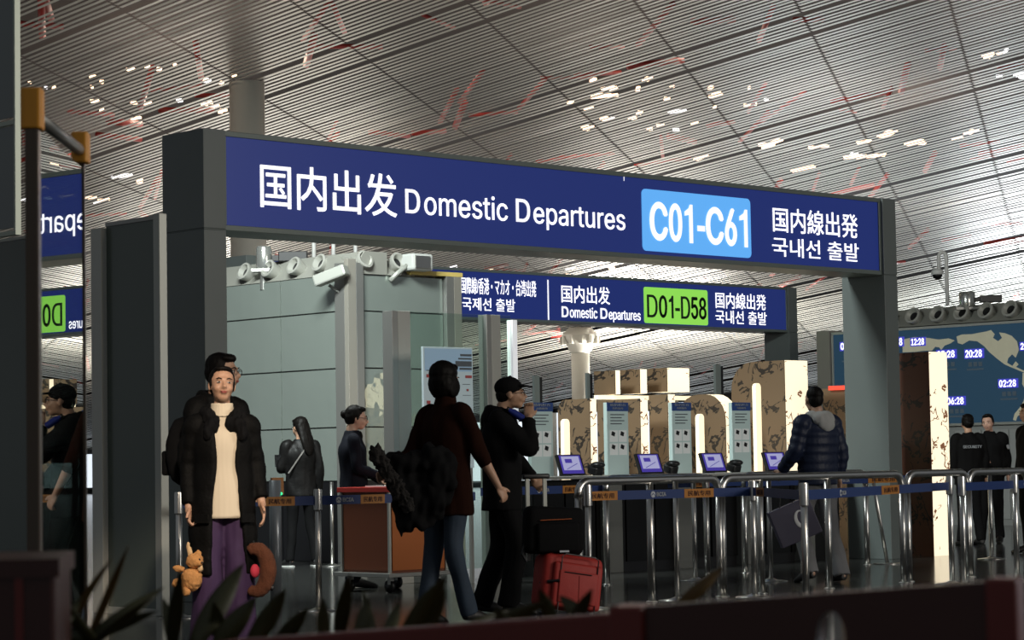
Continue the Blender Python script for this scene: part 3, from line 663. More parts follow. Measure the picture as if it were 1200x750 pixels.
for i, (x, wpx) in enumerate(KX):
    Z = deskZ(x - wpx / 2); p = gp(x - wpx / 2, Z) + E2 * .12; wd = wpx / pm1(x, Z)
    zt3 = zz(x, 471, Z)
    t = thing('instruction_panel', 'pale instruction panel with blue header, %s from the left on the kiosk counter' % names[i], 'panel', (p.x, p.y, CTZ), AZ, 'kiosk instruction panels')
    h = zt3 - CTZ
    obj('board', PB().bb((0, 0, 0), (wd, .05, h)), PNL, t, bevel=.004)
    obj('header', PB().bb((0, -.005, h - .085), (wd, 0, h - .0)), PNH, t)
    link('lettering', textmesh('值机柜台', wd * .12, wd * .88, h - .036, h - .012, -.007, LOGO, .02, res=1), t)
    link('lettering', textmesh('自助服务', wd * .25, wd * .75, h - .068, h - .046, -.007, LOGO, .02, res=1), t)
    for k in range(2):
        for kk in range(2):
            pc_ = obj('picture', PB().bb((wd * (.1 + .42 * k), -.004, h - .39 - .13 * kk), (wd * (.48 + .42 * k), 0, h - .275 - .13 * kk)), PIC, t)
            obj('drawing', PB().box((wd * (.26 + .42 * k), -.007, h - .31 - .13 * kk), (wd * .15, .004, .04), (0, .3, 0)), BLACK, pc_)
    for k in range(4): obj('print_line', PB().bb((wd * .16, -.004, h - .125 - .03 * k), (wd * (.8 - .12 * (k % 2)), 0, h - .115 - .03 * k)), PI_, t)
    # tablet
    xs = x + 21 + (3 if i == 0 else 6 if i < 3 else 9); Z = deskZ(xs); p = gp(xs, Z) + E2 * .02
    t = thing('tablet_kiosk', 'tilted tablet showing a passport picture, %s from the left' % names[i], 'tablet', (p.x, p.y, CTZ), AZ, 'tablets on the kiosk counter')
    R = Euler((math.radians(-20), 0, 0)).to_matrix()
    hw = (14.5 - i * .6) / pm1(x, Z)
    obj('case', PB().box((0, 0, .105), (hw * 2, .03, .21), R), BLACK, t, bevel=.006)
    obj('screen', PB().box(Vector((0, 0, .105)) + R @ Vector((0, -.016, 0)), (hw * 1.7, .004, .185), R), SCRD, t)
    s_ = obj('screen_picture', PB().box(Vector((0, 0, .105)) + R @ Vector((0, -.019, .012)), (hw * 1.4, .004, .14), R), SCRB, t)
    obj('drawing', PB().box(Vector((0, 0, .105)) + R @ Vector((-hw * .2, -.022, .035)), (hw * .55, .002, .04), R), SCRD, s_)
    obj('drawing', PB().box(Vector((0, 0, .105)) + R @ Vector((0, -.022, -.02)), (hw * 1.0, .002, .006), R @ Euler((0, -.35, 0)).to_matrix()), SCRD, s_)
    obj('stand', PB().box((0, .06, .06), (.08, .1, .12)), BLACK, t)
for i, x in enumerate((702, 790, 864, 1005)):
    Z = deskZ(x); p = gp(x, Z)
    t = thing('card_reader', 'small black card reader on the counter, %s from the left' % names[i], 'card reader', (p.x, p.y, CTZ if i < 3 else CTZ - .0), AZ, 'black card readers')
    obj('body', PB().box((0, .05, .05), (.12, .12, .09), (.3, 0, 0)), BLACK, t, bevel=.02); obj('hood', PB().ell((0, .02, .1), (.07, .08, .035)), BLACK, t, True)
    if i == 3: obj('post', PB().bb((-.03, 0, -CTZ), (.03, .06, .02)), STEELD, t)
# glass gate beside the right gantry post
pg = gp(1034, 26.4)
t = thing('glass_gate', 'low clear glass gate with steel posts right of the big sign post', 'gate', pg, AZ)
hg = zz(1040, 520, 26.4)
for x, w_ in ((1034, .05), (1039, .05), (1060, .14), (1071, .07), (1078, .04)):
    u = solve_u(x, pg); obj('post', PB().bb((u, 0, 0), (u + w_, .06, hg)), ALU, t, bevel=.003)
obj('glass_pane', PB().bb((-.6, .02, .1), (solve_u(1088, pg), .03, hg)), GLASS, t)
obj('orange_strip', PB().bb((-.6, .0, zz(1040, 544, 26.4) - .01), (solve_u(1072, pg), .018, zz(1040, 544, 26.4) + .01)), mat('orange_strip', (.5, .16, .02), .5), t)

# ------------------------------------------------------------------ sketch printed light boxes
def lightbox(label, x0, x1, x2, y0, y1, Z, rl=0, rr=0, side=None, edge=None, lift=False, cut=None):
    p = gp(x1, Z); wy = (x1 - x0) / pm2((x0 + x1) / 2, Z + .3); wx = (x2 - x1) / pm1(x1, Z)
    zt_ = zz(x1, y0, Z); zb_ = zz(x1, y1, Z) if y1 else 0.0
    t = thing('light_box', label, 'light box', p, AZ, 'sketch printed light boxes')
    prof = []
    rl = max(rl, .004); rr = max(rr, .004)
    prof += [(0, zb_), (wy, zb_)]
    for i in range(7): a = math.pi / 2 * i / 6; prof.append((wy - rl + rl * math.cos(a), zt_ - rl + rl * math.sin(a)))
    for i in range(7): a = math.pi / 2 * i / 6; prof.append((rr - rr * math.sin(a), zt_ - rr + rr * math.cos(a)))
    obj('lit_core', PB().prism(prof, 'yz', .012, wx), edge or PRL, t, label='glowing cream edge')
    obj('printed_side', PB().prism(prof, 'yz', 0, .011), side or PRB, t, label='brown side with dark sketches')
    return t, wy, wx, zt_, zb_
LBX = [('small brown board, leftmost of the upper row above the kiosks', 698, 722.5, 728.5, 434, 462, 28.6, 0, 0),
       ('small brown board, second of the upper row above the kiosks', 729.5, 751.5, 760, 432.5, 461, 28.9, 0, 0),
       ('small brown board with wide lit end, third of the upper row', 761, 783.5, 810, 431, 459, 29.2, 0, 0)]
for a in LBX: lightbox(*a)
t = thing('sign_beam', 'thin cream beam carrying the small upper boards', 'beam', gp(702, 28.5), AZ)
ubm = solve_u(838, gp(702, 28.5)); zbm = zz(702, 463, 28.5)
obj('beam', PB().bb((0, .0, zbm - .05), (ubm, .06, zbm)), LIT, t)
for k in range(4): obj('post', PB().bb((ubm * (.05 + k * .3), .01, 0), (ubm * (.05 + k * .3) + .05, .055, zbm - .05)), MATS['light_post'], t)
lightbox('brown light box with a rounded corner behind the first instruction panel', 655, 692, 700, 467, None, 26.0, .12)
lightbox('brown light box behind the second instruction panel', 701, 751, 760.5, 467, None, 26.6)
lightbox('narrow brown light box left of the arch', 762, 783.5, 792.5, 462, None, 27.0)
lightbox('arch topped brown light box with curved lit edge', 793, 851, 866, 461, None, 27.3, .35, .3)
lightbox('tall brown light box with large rounded corner and broad lit front', 859, 921.5, 949, 422, None, 27.6, .32, 0)
lightbox('brown light box just right of the man in the blue jacket', 966, 1003, 1006, 454, None, 28.4)
RS = gp(1003, 28.4)
lightbox('tall red-brown pillar with a bright cream lit front', 1057, 1091, 1113, 412, None, 26.2, side=PRR)
obj('red_lit_cap', PB().bb((-.05, -.02, 0), (.02, .35, .05)), mat('red_lit', (.6, .05, .03), .4, 0, (.9, .06, .03), .9), None)
o = bpy.data.objects['red_lit_cap']; o.location = RS + Vector((0, 0, zz(1000, 456, 28.3))); o.rotation_euler = (0, 0, AZ); tag(o, 'red glowing strip on top of the box by the big sign post', 'light')
# thin glowing bars inside
for x, y0, Z, lb in ((665, 491, 25.6, 'short rounded glowing bar beside the first panel'), (823, 485, 26.6, 'glowing bar beside the third panel'), (890.5, 449, 27.0, 'glowing bar on the tall rounded box')):
    p = gp(x, Z); z1 = zz(x, y0, Z); wd = 9.5 * Z / 2800
    pr = [(-wd / 2, .9), (wd / 2, .9)] + [(wd / 2 * math.cos(a), z1 - wd / 2 + wd / 2 * math.sin(a)) for a in [math.pi * i / 10 for i in range(11)]]
    o = obj('glowing_bar', PB().prism(pr, 'xz', 0, .05), LIT, None, loc=p); o.rotation_euler = (0, 0, AZ); tag(o, lb, 'light')
    b = obj('foot', PB().bb((-wd / 2, 0, 0), (wd / 2, .05, .9)), STEELD, o)
# small grey posts behind
for x, w_, y0, Z, lb in ((628, .09, 440, 30, 'short grey steel post left of the distant round column'), (841, .1, 427, 31, 'short grey steel post left of the rounded light box'), (690, .05, 437, 31, 'thin dark post right of the distant round column')):
    t = thing('steel_post', lb, 'post', gp(x, Z), AZ)
    z1 = zz(x, y0, Z); obj('shaft', PB().bb((0, 0, 0), (w_, .04, z1)), GREYP, t); obj('dark_edge', PB().bb((w_, 0, 0), (w_ + .045, .04, z1 - .02)), BLACK, t)

# ------------------------------------------------------------------ world clock map wall on the right
ZM = 38.0
pm = gp(1127, ZM)
def u2(x, P=pm): k = (x - 600) / F; return (k * P.y - P.x) / (E2.x - k * E2.y)     # along E2 (positive to the left)
def zu(x, y):                                        # height of a point of the wall plane
    u = u2(x); Y = pm.y + E2.y * u; return zz(x, y, Y)
t = thing('map_wall', 'dark blue world clock map wall with air nozzles along its top', 'map wall', pm, AZ)
ua, ub_ = u2(975), u2(1290)
ztop, zbot = zu(1127, 381), zu(1127, 497)
obj('wall_body', PB().bb((.05, ub_, 0), (.9, ua, ztop + .02)), mat('wall_light_grey', (.30, .31, .30), .5), t)
obj('map_panel', PB().bb((.0, ub_, zbot), (.05, ua, ztop)), MAPBLUE, t)
for z in (zbot, ztop): obj('trim', PB().bb((-.02, ub_, z - .025), (.05, ua, z + .015)), ALU, t)
obj('trim', PB().bb((-.02, ua - .03, zbot), (.05, ua, ztop)), ALU, t)
up = u2(959)
obj('post', PB().bb((-.05, ua + .02, 0), (.3, up, zu(965, 388))), MATS['warm_grey_post'], t)
obj('duct_header', PB().prism([(-.02, ztop + .03), (.9, ztop + .03), (.9, ztop + .33), (.3, ztop + .33)], 'xz', ub_, u2(1040)), HEADER, t)
for x in (1043, 1072, 1100.5, 1129, 1157.5, 1186, 1214): nozzle((.02, u2(x), ztop + .18), (-.8, 0, .35), t, .125)
for k in range(4): obj('wall_panel', PB().bb((.03, u2(1115 + k * 32) , .1), (.05, u2(1145 + k * 32), zbot - .1)), mat('wall_panel_pale', (.36, .37, .36), .45), t)
def land(name, pts, off=.012):
    poly = [(-0 + u2(x), zu(x, y)) for x, y in pts]
    return obj(name, PB().prism(poly, 'yz', -off, 0), MAPLAND, t)
P7 = lambda L_: [(960 + a / 5.0, 370 + b / 5.0) for a, b in L_]
land('continent', P7([(808, 122), (840, 110), (900, 108), (950, 98), (985, 92), (1010, 84), (1030, 108), (1020, 130), (1050, 150), (1075, 130), (1058, 98), (1090, 102), (1130, 118), (1160, 150), (1170, 200), (1150, 245), (1130, 225), (1105, 250), (1098, 275), (1130, 295), (1150, 268), (1165, 285), (1150, 300), (1190, 320), (1240, 330), (1240, 345), (1190, 330), (1130, 305), (1085, 285), (1040, 250), (1000, 215), (970, 180), (930, 150), (880, 145), (840, 168), (815, 160)]))
land('continent', P7([(490, 140), (560, 125), (640, 130), (700, 140), (760, 133), (795, 145), (770, 162), (735, 175), (715, 200), (705, 185), (680, 182), (660, 205), (610, 205), (560, 212), (490, 215)]))
land('continent', P7([(1190, 335), (1260, 340), (1260, 520), (1190, 560), (1150, 590), (1140, 615), (1125, 610), (1135, 575), (1165, 540), (1190, 500), (1205, 440), (1185, 400)]))
CLK = mat('clock_digit_white', (.7, .7, .8), .4, 0, (.85, .85, 1), 1.0); CLB = mat('clock_blue', (.02, .02, .2), .4, 0, (.05, .05, .45), 1.0)
for txt, x0, x1, y0, y1, cap in (('12:28', 1068, 1085.5, 397, 405, 1), ('05:28', 1098, 1121, 411.5, 420, 1), ('20:28', 1131, 1153, 410.5, 419.5, 1), ('02:28', 1169.5, 1192, 445.5, 454, 1), ('06:28', 1108, 1130, 466, 474.5, 1), ('09:28', 985, 1008, 402, 410.5, 1), ('23:28', 1196, 1218, 402, 410, 0), ('03:28', 1040, 1060, 397, 406, 0)):
    ya, yb = -u2(x0), -u2(x1); z0, z1 = zu(x0, y1), zu(x0, y0)
    c = obj('clock', PB().bb((-.03, -yb, z0 - .015), (0, -ya, z1 + .015)), CLB, t, label='small digital clock')
    link('lettering', textmesh(txt, ya + .02, yb - .02, z0, z1, -.032, CLK, .03, '-x', 1), c)
    if cap:
        for k, nn in enumerate(('伦敦 时间', 'London')) if txt == '12:28' else enumerate(('世界 时间', 'Local time')):
            pass
        wq = (yb - ya)
        for k in range(3): obj('caption_mark', PB().bb((-.004, -(ya + wq * (.15 + .27 * k) + .07), z0 - .14), (0, -(ya + wq * (.15 + .27 * k)), z0 - .07)), mat('caption_grey', (.12, .16, .2), .5), t)
        obj('caption_line', PB().bb((-.004, -(yb - wq * .05), z0 - .2), (0, -(ya + wq * .05), z0 - .175)), MATS['caption_grey'], t)
radar(1138.5, 38.0, 342, 360, 'silver drum scanner with side camera on the map wall')
p = gp(1111, 38.3); z0 = ztop + .3; z1 = zz(1111, 294, 38.3); zc_ = zz(1105, 310, 38.3)
t = thing('dome_camera', 'white dome camera hanging from a hooked pole above the map wall', 'camera', p + Vector((0, 0, z0)))
h = z1 - z0
obj('pole', PB().sweep([(.06, 0, .04), (.06, 0, h - .1)] + [(-.0 + .06 * math.cos(a), 0, h - .1 + .08 * math.sin(a)) for a in [math.pi * i / 8 for i in range(1, 9)]] + [(-.06, 0, h - .3)], .03, 10, ref=(0, 1, 0)), WP, t, True)
obj('housing', PB().lathe([(.02, .1), (.09, .07), (.105, 0)], (-.09, 0, h - .38), 20), WP, t, True); obj('dome', PB().ell((-.09, 0, h - .38), (.085, .085, .08)), BLACK, t, True)

# ------------------------------------------------------------------ people
def V(*a): return Vector(a)
def cat(pts, n=6):                     # smooth chain through key points
    out = []
    P = [pts[0]] + list(pts) + [pts[-1]]
    for i in range(1, len(P) - 2):
        for k in range(n):
            t = k / n; a, b, c, d = P[i - 1], P[i], P[i + 1], P[i + 2]
            out.append(tuple(0.5 * ((2 * b[j]) + (-a[j] + c[j]) * t + (2 * a[j] - 5 * b[j] + 4 * c[j] - d[j]) * t * t + (-a[j] + 3 * b[j] - 3 * c[j] + d[j]) * t ** 3) for j in range(len(b))))
    out.append(tuple(pts[-1])); return out
def tube(pb, keys, n=16, rip=None, sub=6, ref=None):      # keys: (x,y,z,ra,rb)
    q = cat(keys, sub); pts = [Vector(k[:3]) for k in q]; L = 0; rad = []
    for i, k in enumerate(q):
        if i: L += (pts[i] - pts[i - 1]).length
        f = 1 + (rip[0] * math.cos(2 * math.pi * L / rip[1]) if rip else 0)
        rad.append((max(.002, k[3]) * f, max(.002, k[4]) * f))
    pb.sweep(pts, rad, n, ref=ref); return pb
JD = dict(pel=(0, 0, .93), wst=(0, 0, 1.08), che=(0, .01, 1.27), nek=(0, .01, 1.44), hd=(0, -.015, 1.585),
          shl=(-.165, .01, 1.385), shr=(.165, .01, 1.385), ell=(-.22, .03, 1.11), elr=(.22, .03, 1.11), wrl=(-.23, -.02, .87), wrr=(.23, -.02, .87),
          hil=(-.085, 0, .89), hir=(.085, 0, .89), knl=(-.095, -.02, .49), knr=(.095, -.02, .49), anl=(-.10, .02, .08), anr=(.10, .02, .08),
          tol=(-.115, -.15, .025), tor=(.115, -.15, .025))
SKIN = {}
def skin(n, c): 
    return mat('skin_' + n, c, 0.5, noise_s=25, noise_a=0.06)
HAIR = mat('black_hair', (0.0045, 0.0035, 0.003), 0.55, bump=(90, .4, .003), spec=.12); LIPS = mat('lips', (.30, .07, .055), .4)
EYEW = mat('eye_white', (.55, .52, .48), .3); EYED = mat('eye_dark', (.01, .006, .004), .2)
def hand(pb, wr, el, mode='relaxed', side=1, fwd=None):
    wr = Vector(wr); el = Vector(el); D = (wr - el).normalized()
    fw = Vector(fwd) if fwd else Vector((0, -1, 0))
    N = (fw - D * fw.dot(D)); N = N.normalized() if N.length > .1 else Vector((1, 0, 0)); S = D.cross(N).normalized()      # N = direction to the thumb/front, S = palm normal
    inw = -S * side if False else S
    palmc = wr + D * .05
    M = Matrix((N, S, D)).transposed()
    pb.ell(palmc, (.040, .017, .055), M, 12)
    curl = {'relaxed': .35, 'fist': 1.15, 'flat': .1}[mode]
    ctr = wr + D * .09
    for i, (off, ln) in enumerate(((.028, .070), (.010, .078), (-.009, .072), (-.027, .056))):
        p = ctr + N * off; d = D.copy(); pts = [p - D * .02, p]
        ax = N
        cs = -side
        for sg, l in enumerate((.42, .32, .26)):
            R = Matrix.Rotation(cs * curl * (0.6 + .5 * sg), 3, ax); d = R @ d; p = p + d * ln * l; pts.append(p)
        pb.sweep(pts, [.0095, .0095, .0088, .008, .0065], 8)
    p = wr + D * .03 + N * .03; d = (D * .75 + N * .65).normalized(); R = Matrix.Rotation(-side * curl * .5, 3, D); d = R @ d
    pb.sweep([p - N * .015, p, p + d * .03, p + d * .03 + (d + D).normalized() * .028], [.012, .012, .010, .008], 8)
def person(label, loc, yaw, H, J=None, sk=(.42, .24, .16), hyaw=0, htilt=0, hroll=0, hair='short', voxel=.0075, glasses=False, hl='relaxed', hr='relaxed', group=None, smile=False, hfl=None, hfr=None):
    t = thing('person', label, 'person', loc, yaw, group)
    j = {k: Vector(v) for k, v in JD.items()}
    for k, v in (J or {}).items(): j[k] = Vector(v)
    sc = H / 1.70
    for k in j: j[k] = j[k] * sc
    SK = skin('%02d' % int(sk[0] * 100), sk)
    pb = PB()
    a = lambda v, ra, rb: (v.x, v.y, v.z, ra * sc, rb * sc)
    up = (j['nek'] - j['pel'])
    tube(pb, [a(j['pel'] - V(0, 0, .06), .12, .08), a(j['pel'], .14, .095), a(j['wst'], .11, .08), a(j['che'], .14, .095), a(j['nek'] - V(0, 0, .07), .11, .06), a(j['nek'], .05, .05)], 18, ref=(1, 0, 0))
    tube(pb, [a(j['nek'] - V(0, 0, .03), .052, .052), a(j['nek'] + V(0, 0, .05), .048, .05), a(j['hd'] + V(0, .01, -.06), .047, .05)], 14)
    for s, sh, el, wr, md, hf in ((-1, 'shl', 'ell', 'wrl', hl, hfl), (1, 'shr', 'elr', 'wrr', hr, hfr)):
        tube(pb, [a(j[sh], .045, .045), a(j[sh].lerp(j[el], .5), .042, .042), a(j[el], .036, .036), a(j[el].lerp(j[wr], .3), .037, .036), a(j[wr], .025, .022), a(j[wr] + (j[wr] - j[el]).normalized() * .03, .026, .018)], 12)
        hand(pb, j[wr], j[el], md, s, hf)
    for hi, kn, an in (('hil', 'knl', 'anl'), ('hir', 'knr', 'anr')):
        tube(pb, [a(j[hi], .075, .08), a(j[hi].lerp(j[kn], .5), .065, .065), a(j[kn], .048, .05), a(j[kn].lerp(j[an], .35), .047, .05), a(j[an], .032, .035)], 12)
        pb.ell(j[an] + V(0, 0, -.02), (.035, .05, .035), None, 10)
    R = Euler((htilt, hroll, hyaw), 'XYZ').to_matrix(); hc = j['hd']; s_ = sc * .97
    def h(x, y, z): return hc + R @ (Vector((x, y, z)) * s_)
    def he(c, r, Rr=None, b=None): (b or pb).ell(h(*c), [q * s_ for q in r], R if Rr is None else R @ Rr, 16)
    he((0, .015, .03), (.074, .092, .084)); he((0, -.022, -.018), (.066, .070, .083)); he((0, -.045, -.078), (.038, .038, .032)); he((0, -.01, -.06), (.055, .06, .045))
    he((-.032, -.055, -.03), (.028, .032, .028)); he((.032, -.055, -.03), (.028, .032, .028)); he((0, -.078, .022), (.045, .016, .012))
    pb.sweep([h(0, -.085, .015), h(0, -.098, -.008), h(0, -.112, -.028), h(0, -.098, -.038)], [.007 * s_, .009 * s_, .0125 * s_, .009 * s_], 10)
    he((-.011, -.094, -.033), (.008, .009, .007)); he((.011, -.094, -.033), (.008, .009, .007))
    he((0, -.09, -.052), (.024, .010, .007)); he((0, -.088, -.064), (.020, .010, .007))
    for s in (-1, 1): he((s * .074, .012, -.008), (.010, .020, .031), Euler((0, 0, s * .3)).to_matrix())
    body = link('body', fuse(pb, SK, voxel, 2), t)
    for s in (-1, 1):
        b = PB(); he((s * .031, -.0845, .002), (.0130, .006, .0050), None, b); e = obj('eye', b, EYEW, body, True)
        b = PB(); he((s * .031 + .001, -.0895, .002), (.0062, .003, .0052), None, b); obj('iris', b, EYED, body, True)
        b = PB(); b.sweep([h(s * .014, -.0935, .021), h(s * .032, -.0925, .027), h(s * .052, -.078, .021)], [.003 * s_, .0036 * s_, .0018 * s_], 6); obj('eyebrow', b, HAIR, body, True)
    b = PB(); he((0, -.0975, -.055), (.021, .004, .004), None, b); he((0, -.0955, -.0625), (.017, .004, .0045), None, b)
    obj('lips', b, LIPS, body, True)
    if smile: b = PB(); he((0, -.099, -.0585), (.014, .003, .0035), None, b); obj('teeth', b, EYEW, body, True)
    # hair
    b = PB()
    def cap(dz=0, grow=1.0):
        he((0, .028, .046 + dz), (.084 * grow, .094 * grow, .082 * grow), None, b); he((0, .05, .0), (.078 * grow, .074 * grow, .085 * grow), None, b)
    if hair == 'short': cap(); he((0, -.03, .085), (.066, .055, .032), None, b); [he((s * .074, .02, .02), (.012, .045, .04), None, b) for s in (-1, 1)]
    elif hair == 'tied': cap(0, .95); he((0, -.016, .093), (.060, .056, .022), None, b); he((0, .11, -.01), (.03, .03, .03), None, b); [he((s * .071, .02, .015), (.012, .040, .055), None, b) for s in (-1, 1)]
    elif hair == 'bun': cap(0, 1.0); he((0, -.02, .088), (.066, .06, .028), None, b); he((0, .128, .022), (.042, .036, .042), None, b); [he((s * .073, .02, .015), (.012, .05, .05), None, b) for s in (-1, 1)]
    elif hair == 'bob': cap(.005, 1.12); he((0, .045, -.02), (.098, .085, .105), None, b); [he((s * .08, .01, -.04), (.02, .06, .075), None, b) for s in (-1, 1)]; he((0, -.035, .09), (.07, .055, .032), None, b)
    elif hair == 'long':
        cap(0, 1.06); he((0, -.03, .088), (.066, .052, .03), None, b)
        tube(b, [(*h(0, .05, .02), .088, .07), (*h(0, .085, -.09), .085, .05), (*h(0, .115, -.2), .085, .035), (*h(0, .115, -.3), .06, .025), (*h(0, .11, -.36), .02, .015)], 14, ref=tuple(R @ Vector((1, 0, 0))))
    elif hair == 'crop': he((0, .03, .045), (.077, .088, .078), None, b); he((0, .055, .0), (.07, .062, .075), None, b)
    if hair: link('hair', fuse(b, HAIR, .007, 1, (45, .003)), t)
    if glasses:
        g = PB()
        for s in (-1, 1):
            g.sweep([h(s * .033 + .024 * math.cos(q), -.1, .0 + .018 * math.sin(q)) for q in [i * math.pi / 6 for i in range(13)]], .0022, 5)
            g.sweep([h(s * .057, -.098, .006), h(s * .078, -.05, .006), h(s * .08, .015, .0)], .0022, 5)
        g.sweep([h(-.01, -.101, .004), h(.01, -.101, .004)], .0022, 5)
        obj('glasses', g, BLACK, t, True)
    return t, j, sc, h, R
def sleeves(pb, j, sc, r=.062, rip=None, l=1.0, rr=1.0, end=.05, only=None):
    for s, sh, el, wr, ln in ((-1, 'shl', 'ell', 'wrl', l), (1, 'shr', 'elr', 'wrr', rr)):
        if only and sh not in only: continue
        e = j[el].lerp(j[wr], ln)
        A = lambda v, q: (v.x, v.y, v.z, q * sc, q * sc)
        tube(pb, [A(j[sh] + V(-s * .05, 0, .0), r * .9), A(j[sh] + V(s * .005, 0, -.01), r * 1.12), A(j[sh].lerp(j[el], .5), r), A(j[el], r * .94), A(j[el].lerp(e, .5), r * .86), A(e, r * .74)], 14, rip, 10)
def coat(t, j, sc, m, hem, top=.02, w=(.20, .19, .185, .2), d=(.135, .125, .13, .14), rip=None, rs=.062, srip=None, l=.97, r=.97, vox=.010, disp=(14, .012), nm='coat', hood=None, collar=True, label=None):
    pb = PB(); q = lambda v, a, b: (v.x, v.y, v.z, a * sc, b * sc); hz = hem * sc
    pl, wt, ch, nk = j['pel'], j['wst'], j['che'], j['nek']
    base = Vector((pl.x, pl.y, hz)) 
    keys = [q(base, w[3], d[3])] + ([q(pl, w[2], d[2])] if hz < pl.z - .1 else []) + [q(wt, w[1], d[1]), q(ch, w[0], d[0]), q(nk - V(0, 0, .075), w[0] * .86, d[0] * .72), q(nk - V(0, 0, .02), .095, .075), q(nk + V(0, 0, top), .07, .068)]
    tube(pb, keys, 24, rip, 8, ref=(1, 0, 0)); sleeves(pb, j, sc, rs, srip, l, r)
    if hood:
        for i in range(12):
            a = math.pi * 2 * i / 12; pb.ell(nk + V(.085 * math.cos(a), .02 + .085 * math.sin(a) + hood * .0, .0 + .02 * math.sin(a)), (.042, .042, .045), None, 8)
        pb.ell(nk + V(0, .11, -.05), (.12, .06, .09), None, 12)
    o = link(nm, fuse(pb, m, vox, 2, disp), t)
    if label: o['label'] = label
    return o
def trousers(t, j, sc, m, r=(.095, .082, .068, .062), hem=.06, vox=.010, nm='trousers', flare=1.0):
    pb = PB(); A = lambda v, q, p=None: (v.x, v.y, v.z, q * sc, (p or q) * sc)
    tube(pb, [A(j['pel'] + V(0, 0, .09), .12, .085), A(j['pel'], .145, .105), A(j['pel'] - V(0, 0, .08), .14, .105)], 18, ref=(1, 0, 0))
    for hi, kn, an in (('hil', 'knl', 'anl'), ('hir', 'knr', 'anr')):
        e = j[an] + (j[kn] - j[an]).normalized() * (hem - .08) * sc
        tube(pb, [A(j[hi], r[0]), A(j[hi].lerp(j[kn], .5), r[1]), A(j[kn], r[2]), A(j[kn].lerp(e, .5), r[3]), A(e, r[3] * flare)], 14)
    return link(nm, fuse(pb, m, vox, 2, (12, .010)), t)
def shoes(t, j, sc, m, sole=None):
    for an, to in (('anl', 'tol'), ('anr', 'tor')):
        A, T = j[an], j[to]; d = (T - A); d.normalize(); b = PB()
        heel = A - V(0, 0, .03 * sc) - V(d.x, d.y, 0) * .045
        tube(b, [(*heel, .034, .03), (*(A.lerp(T, .3) - V(0, 0, .012)), .044, .042), (*T, .046, .028), (*(T + (T - A).normalized() * .05), .03, .018)], 12)
        b.sweep([A - V(0, 0, .02), A + V(0, 0, .04)], [.042, .040], 10)
        o = link('shoe', fuse(b, m, .008, 1), t)
        if sole:
            b = PB(); z0 = min(v.co.z for v in o.data.vertices)
            tube(b, [(heel.x, heel.y, z0 + .012, .036, .012), (*(A.lerp(T, .5).xy), z0 + .012, .046, .012), (T.x, T.y, z0 + .012, .046, .012)], 10, ref=(1, 0, 0)); obj('sole', b, sole, t, True)
def lump(name, parts, m, t, vox=.012, disp=None, label=None):
    b = PB()
    for c, r, *e in parts: b.ell(Vector(c), r, Euler(e[0]).to_matrix() if e else None, 14)
    o = link(name, fuse(b, m, vox, 2, disp), t)
    if label: o['label'] = label
    return o
CBK = mat('black_puffer_cloth', (.0045, .0045, .0045), .65, bump=(40, .4, .01), spec=.08); CBK2 = mat('black_cloth', (.005, .005, .0055), .85, bump=(60, .3, .004), spec=.12)
NAVYU = mat('navy_uniform', (.004, .005, .010), .8, spec=.15); LEATH = mat('dark_leather', (.005, .0047, .0047), .5, spec=.18, bump=(22, .35, .01))
PURP = mat('purple_wool', (.038, .015, .060), .8, noise_s=30, noise_a=.1); CREAMK = mat('cream_rib_knit', (.66, .57, .43), .85)
BRN = mat('dark_rust_coat', (.016, .0045, .0022), .9, spec=.1, noise_s=40, noise_a=.2); JEAN = mat('blue_denim', (.020, .036, .060), .8, noise_s=8, noise_a=.35)
NAVYP = mat('navy_puffer', (.009, .014, .034), .5, spec=.22, bump=(30, .4, .01)); GRYT = mat('grey_trousers', (.16, .16, .165), .85, noise_s=9, noise_a=.1); GRYH = mat('grey_hood', (.30, .30, .29), .9, noise_s=20, noise_a=.1)
SHB = mat('black_shoe', (.012, .012, .012), .5); SOLE = mat('white_sole', (.6, .6, .58), .5)
SKN = (.50, .29, .19)

# girl in the long open coat
G = gp(261, 14.0)
t, j, sc, h, R = person('young woman in an open black coat and cream turtleneck holding a teddy bear', G, .16, 1.68,
    dict(shl=(-.145, .01, 1.365), shr=(.145, .01, 1.365), ell=(-.195, .04, 1.10), wrl=(-.20, -.03, .865), elr=(.195, .04, 1.12), wrr=(.225, -.02, .895)), SKN, .10, -.14, .06, 'tied', .006, hl='fist', hr='relaxed')
trousers(t, j, sc, PURP, (.10, .097, .09, .095), .03, flare=1.1); shoes(t, j, sc, SHB)
# cream sweater with ribs
b = PB(); keys = [(0.01, -.005, .80, .168, .132), (0.01, 0, .95, .160, .124), (0, 0, 1.1, .135, .108), (0, .0, 1.26, .145, .11), (0, .01, 1.37, .12, .075), (0, .01, 1.43, .068, .062)]
q = cat([tuple([k[0] * sc, k[1] * sc, k[2] * sc, k[3] * sc, k[4] * sc]) for k in keys], 6)
pts = [Vector(k[:3]) for k in q]; n = 96; o0 = len(b.v)
for i, p in enumerate(pts):
    for a in range(n):
        an = 2 * math.pi * a / n; rp = 1 + (.012 if a % 3 == 0 else 0); b.v.append(p + V(q[i][3] * rp * math.cos(an), q[i][4] * rp * math.sin(an), 0))
for i in range(len(pts) - 1):
    for a in range(n): b.f.append((i * n + a, i * n + (a + 1) % n, (i + 1) * n + (a + 1) % n, (i + 1) * n + a)); b.m.append(0)
b.f.append(tuple(range(n))); b.m.append(0)
obj('sweater', b, CREAMK, t, True)
b = PB()
zs = [1.40, 1.415, 1.44, 1.465, 1.478, 1.475, 1.455]; rs_ = [.078, .076, .067, .064, .062, .056, .054]
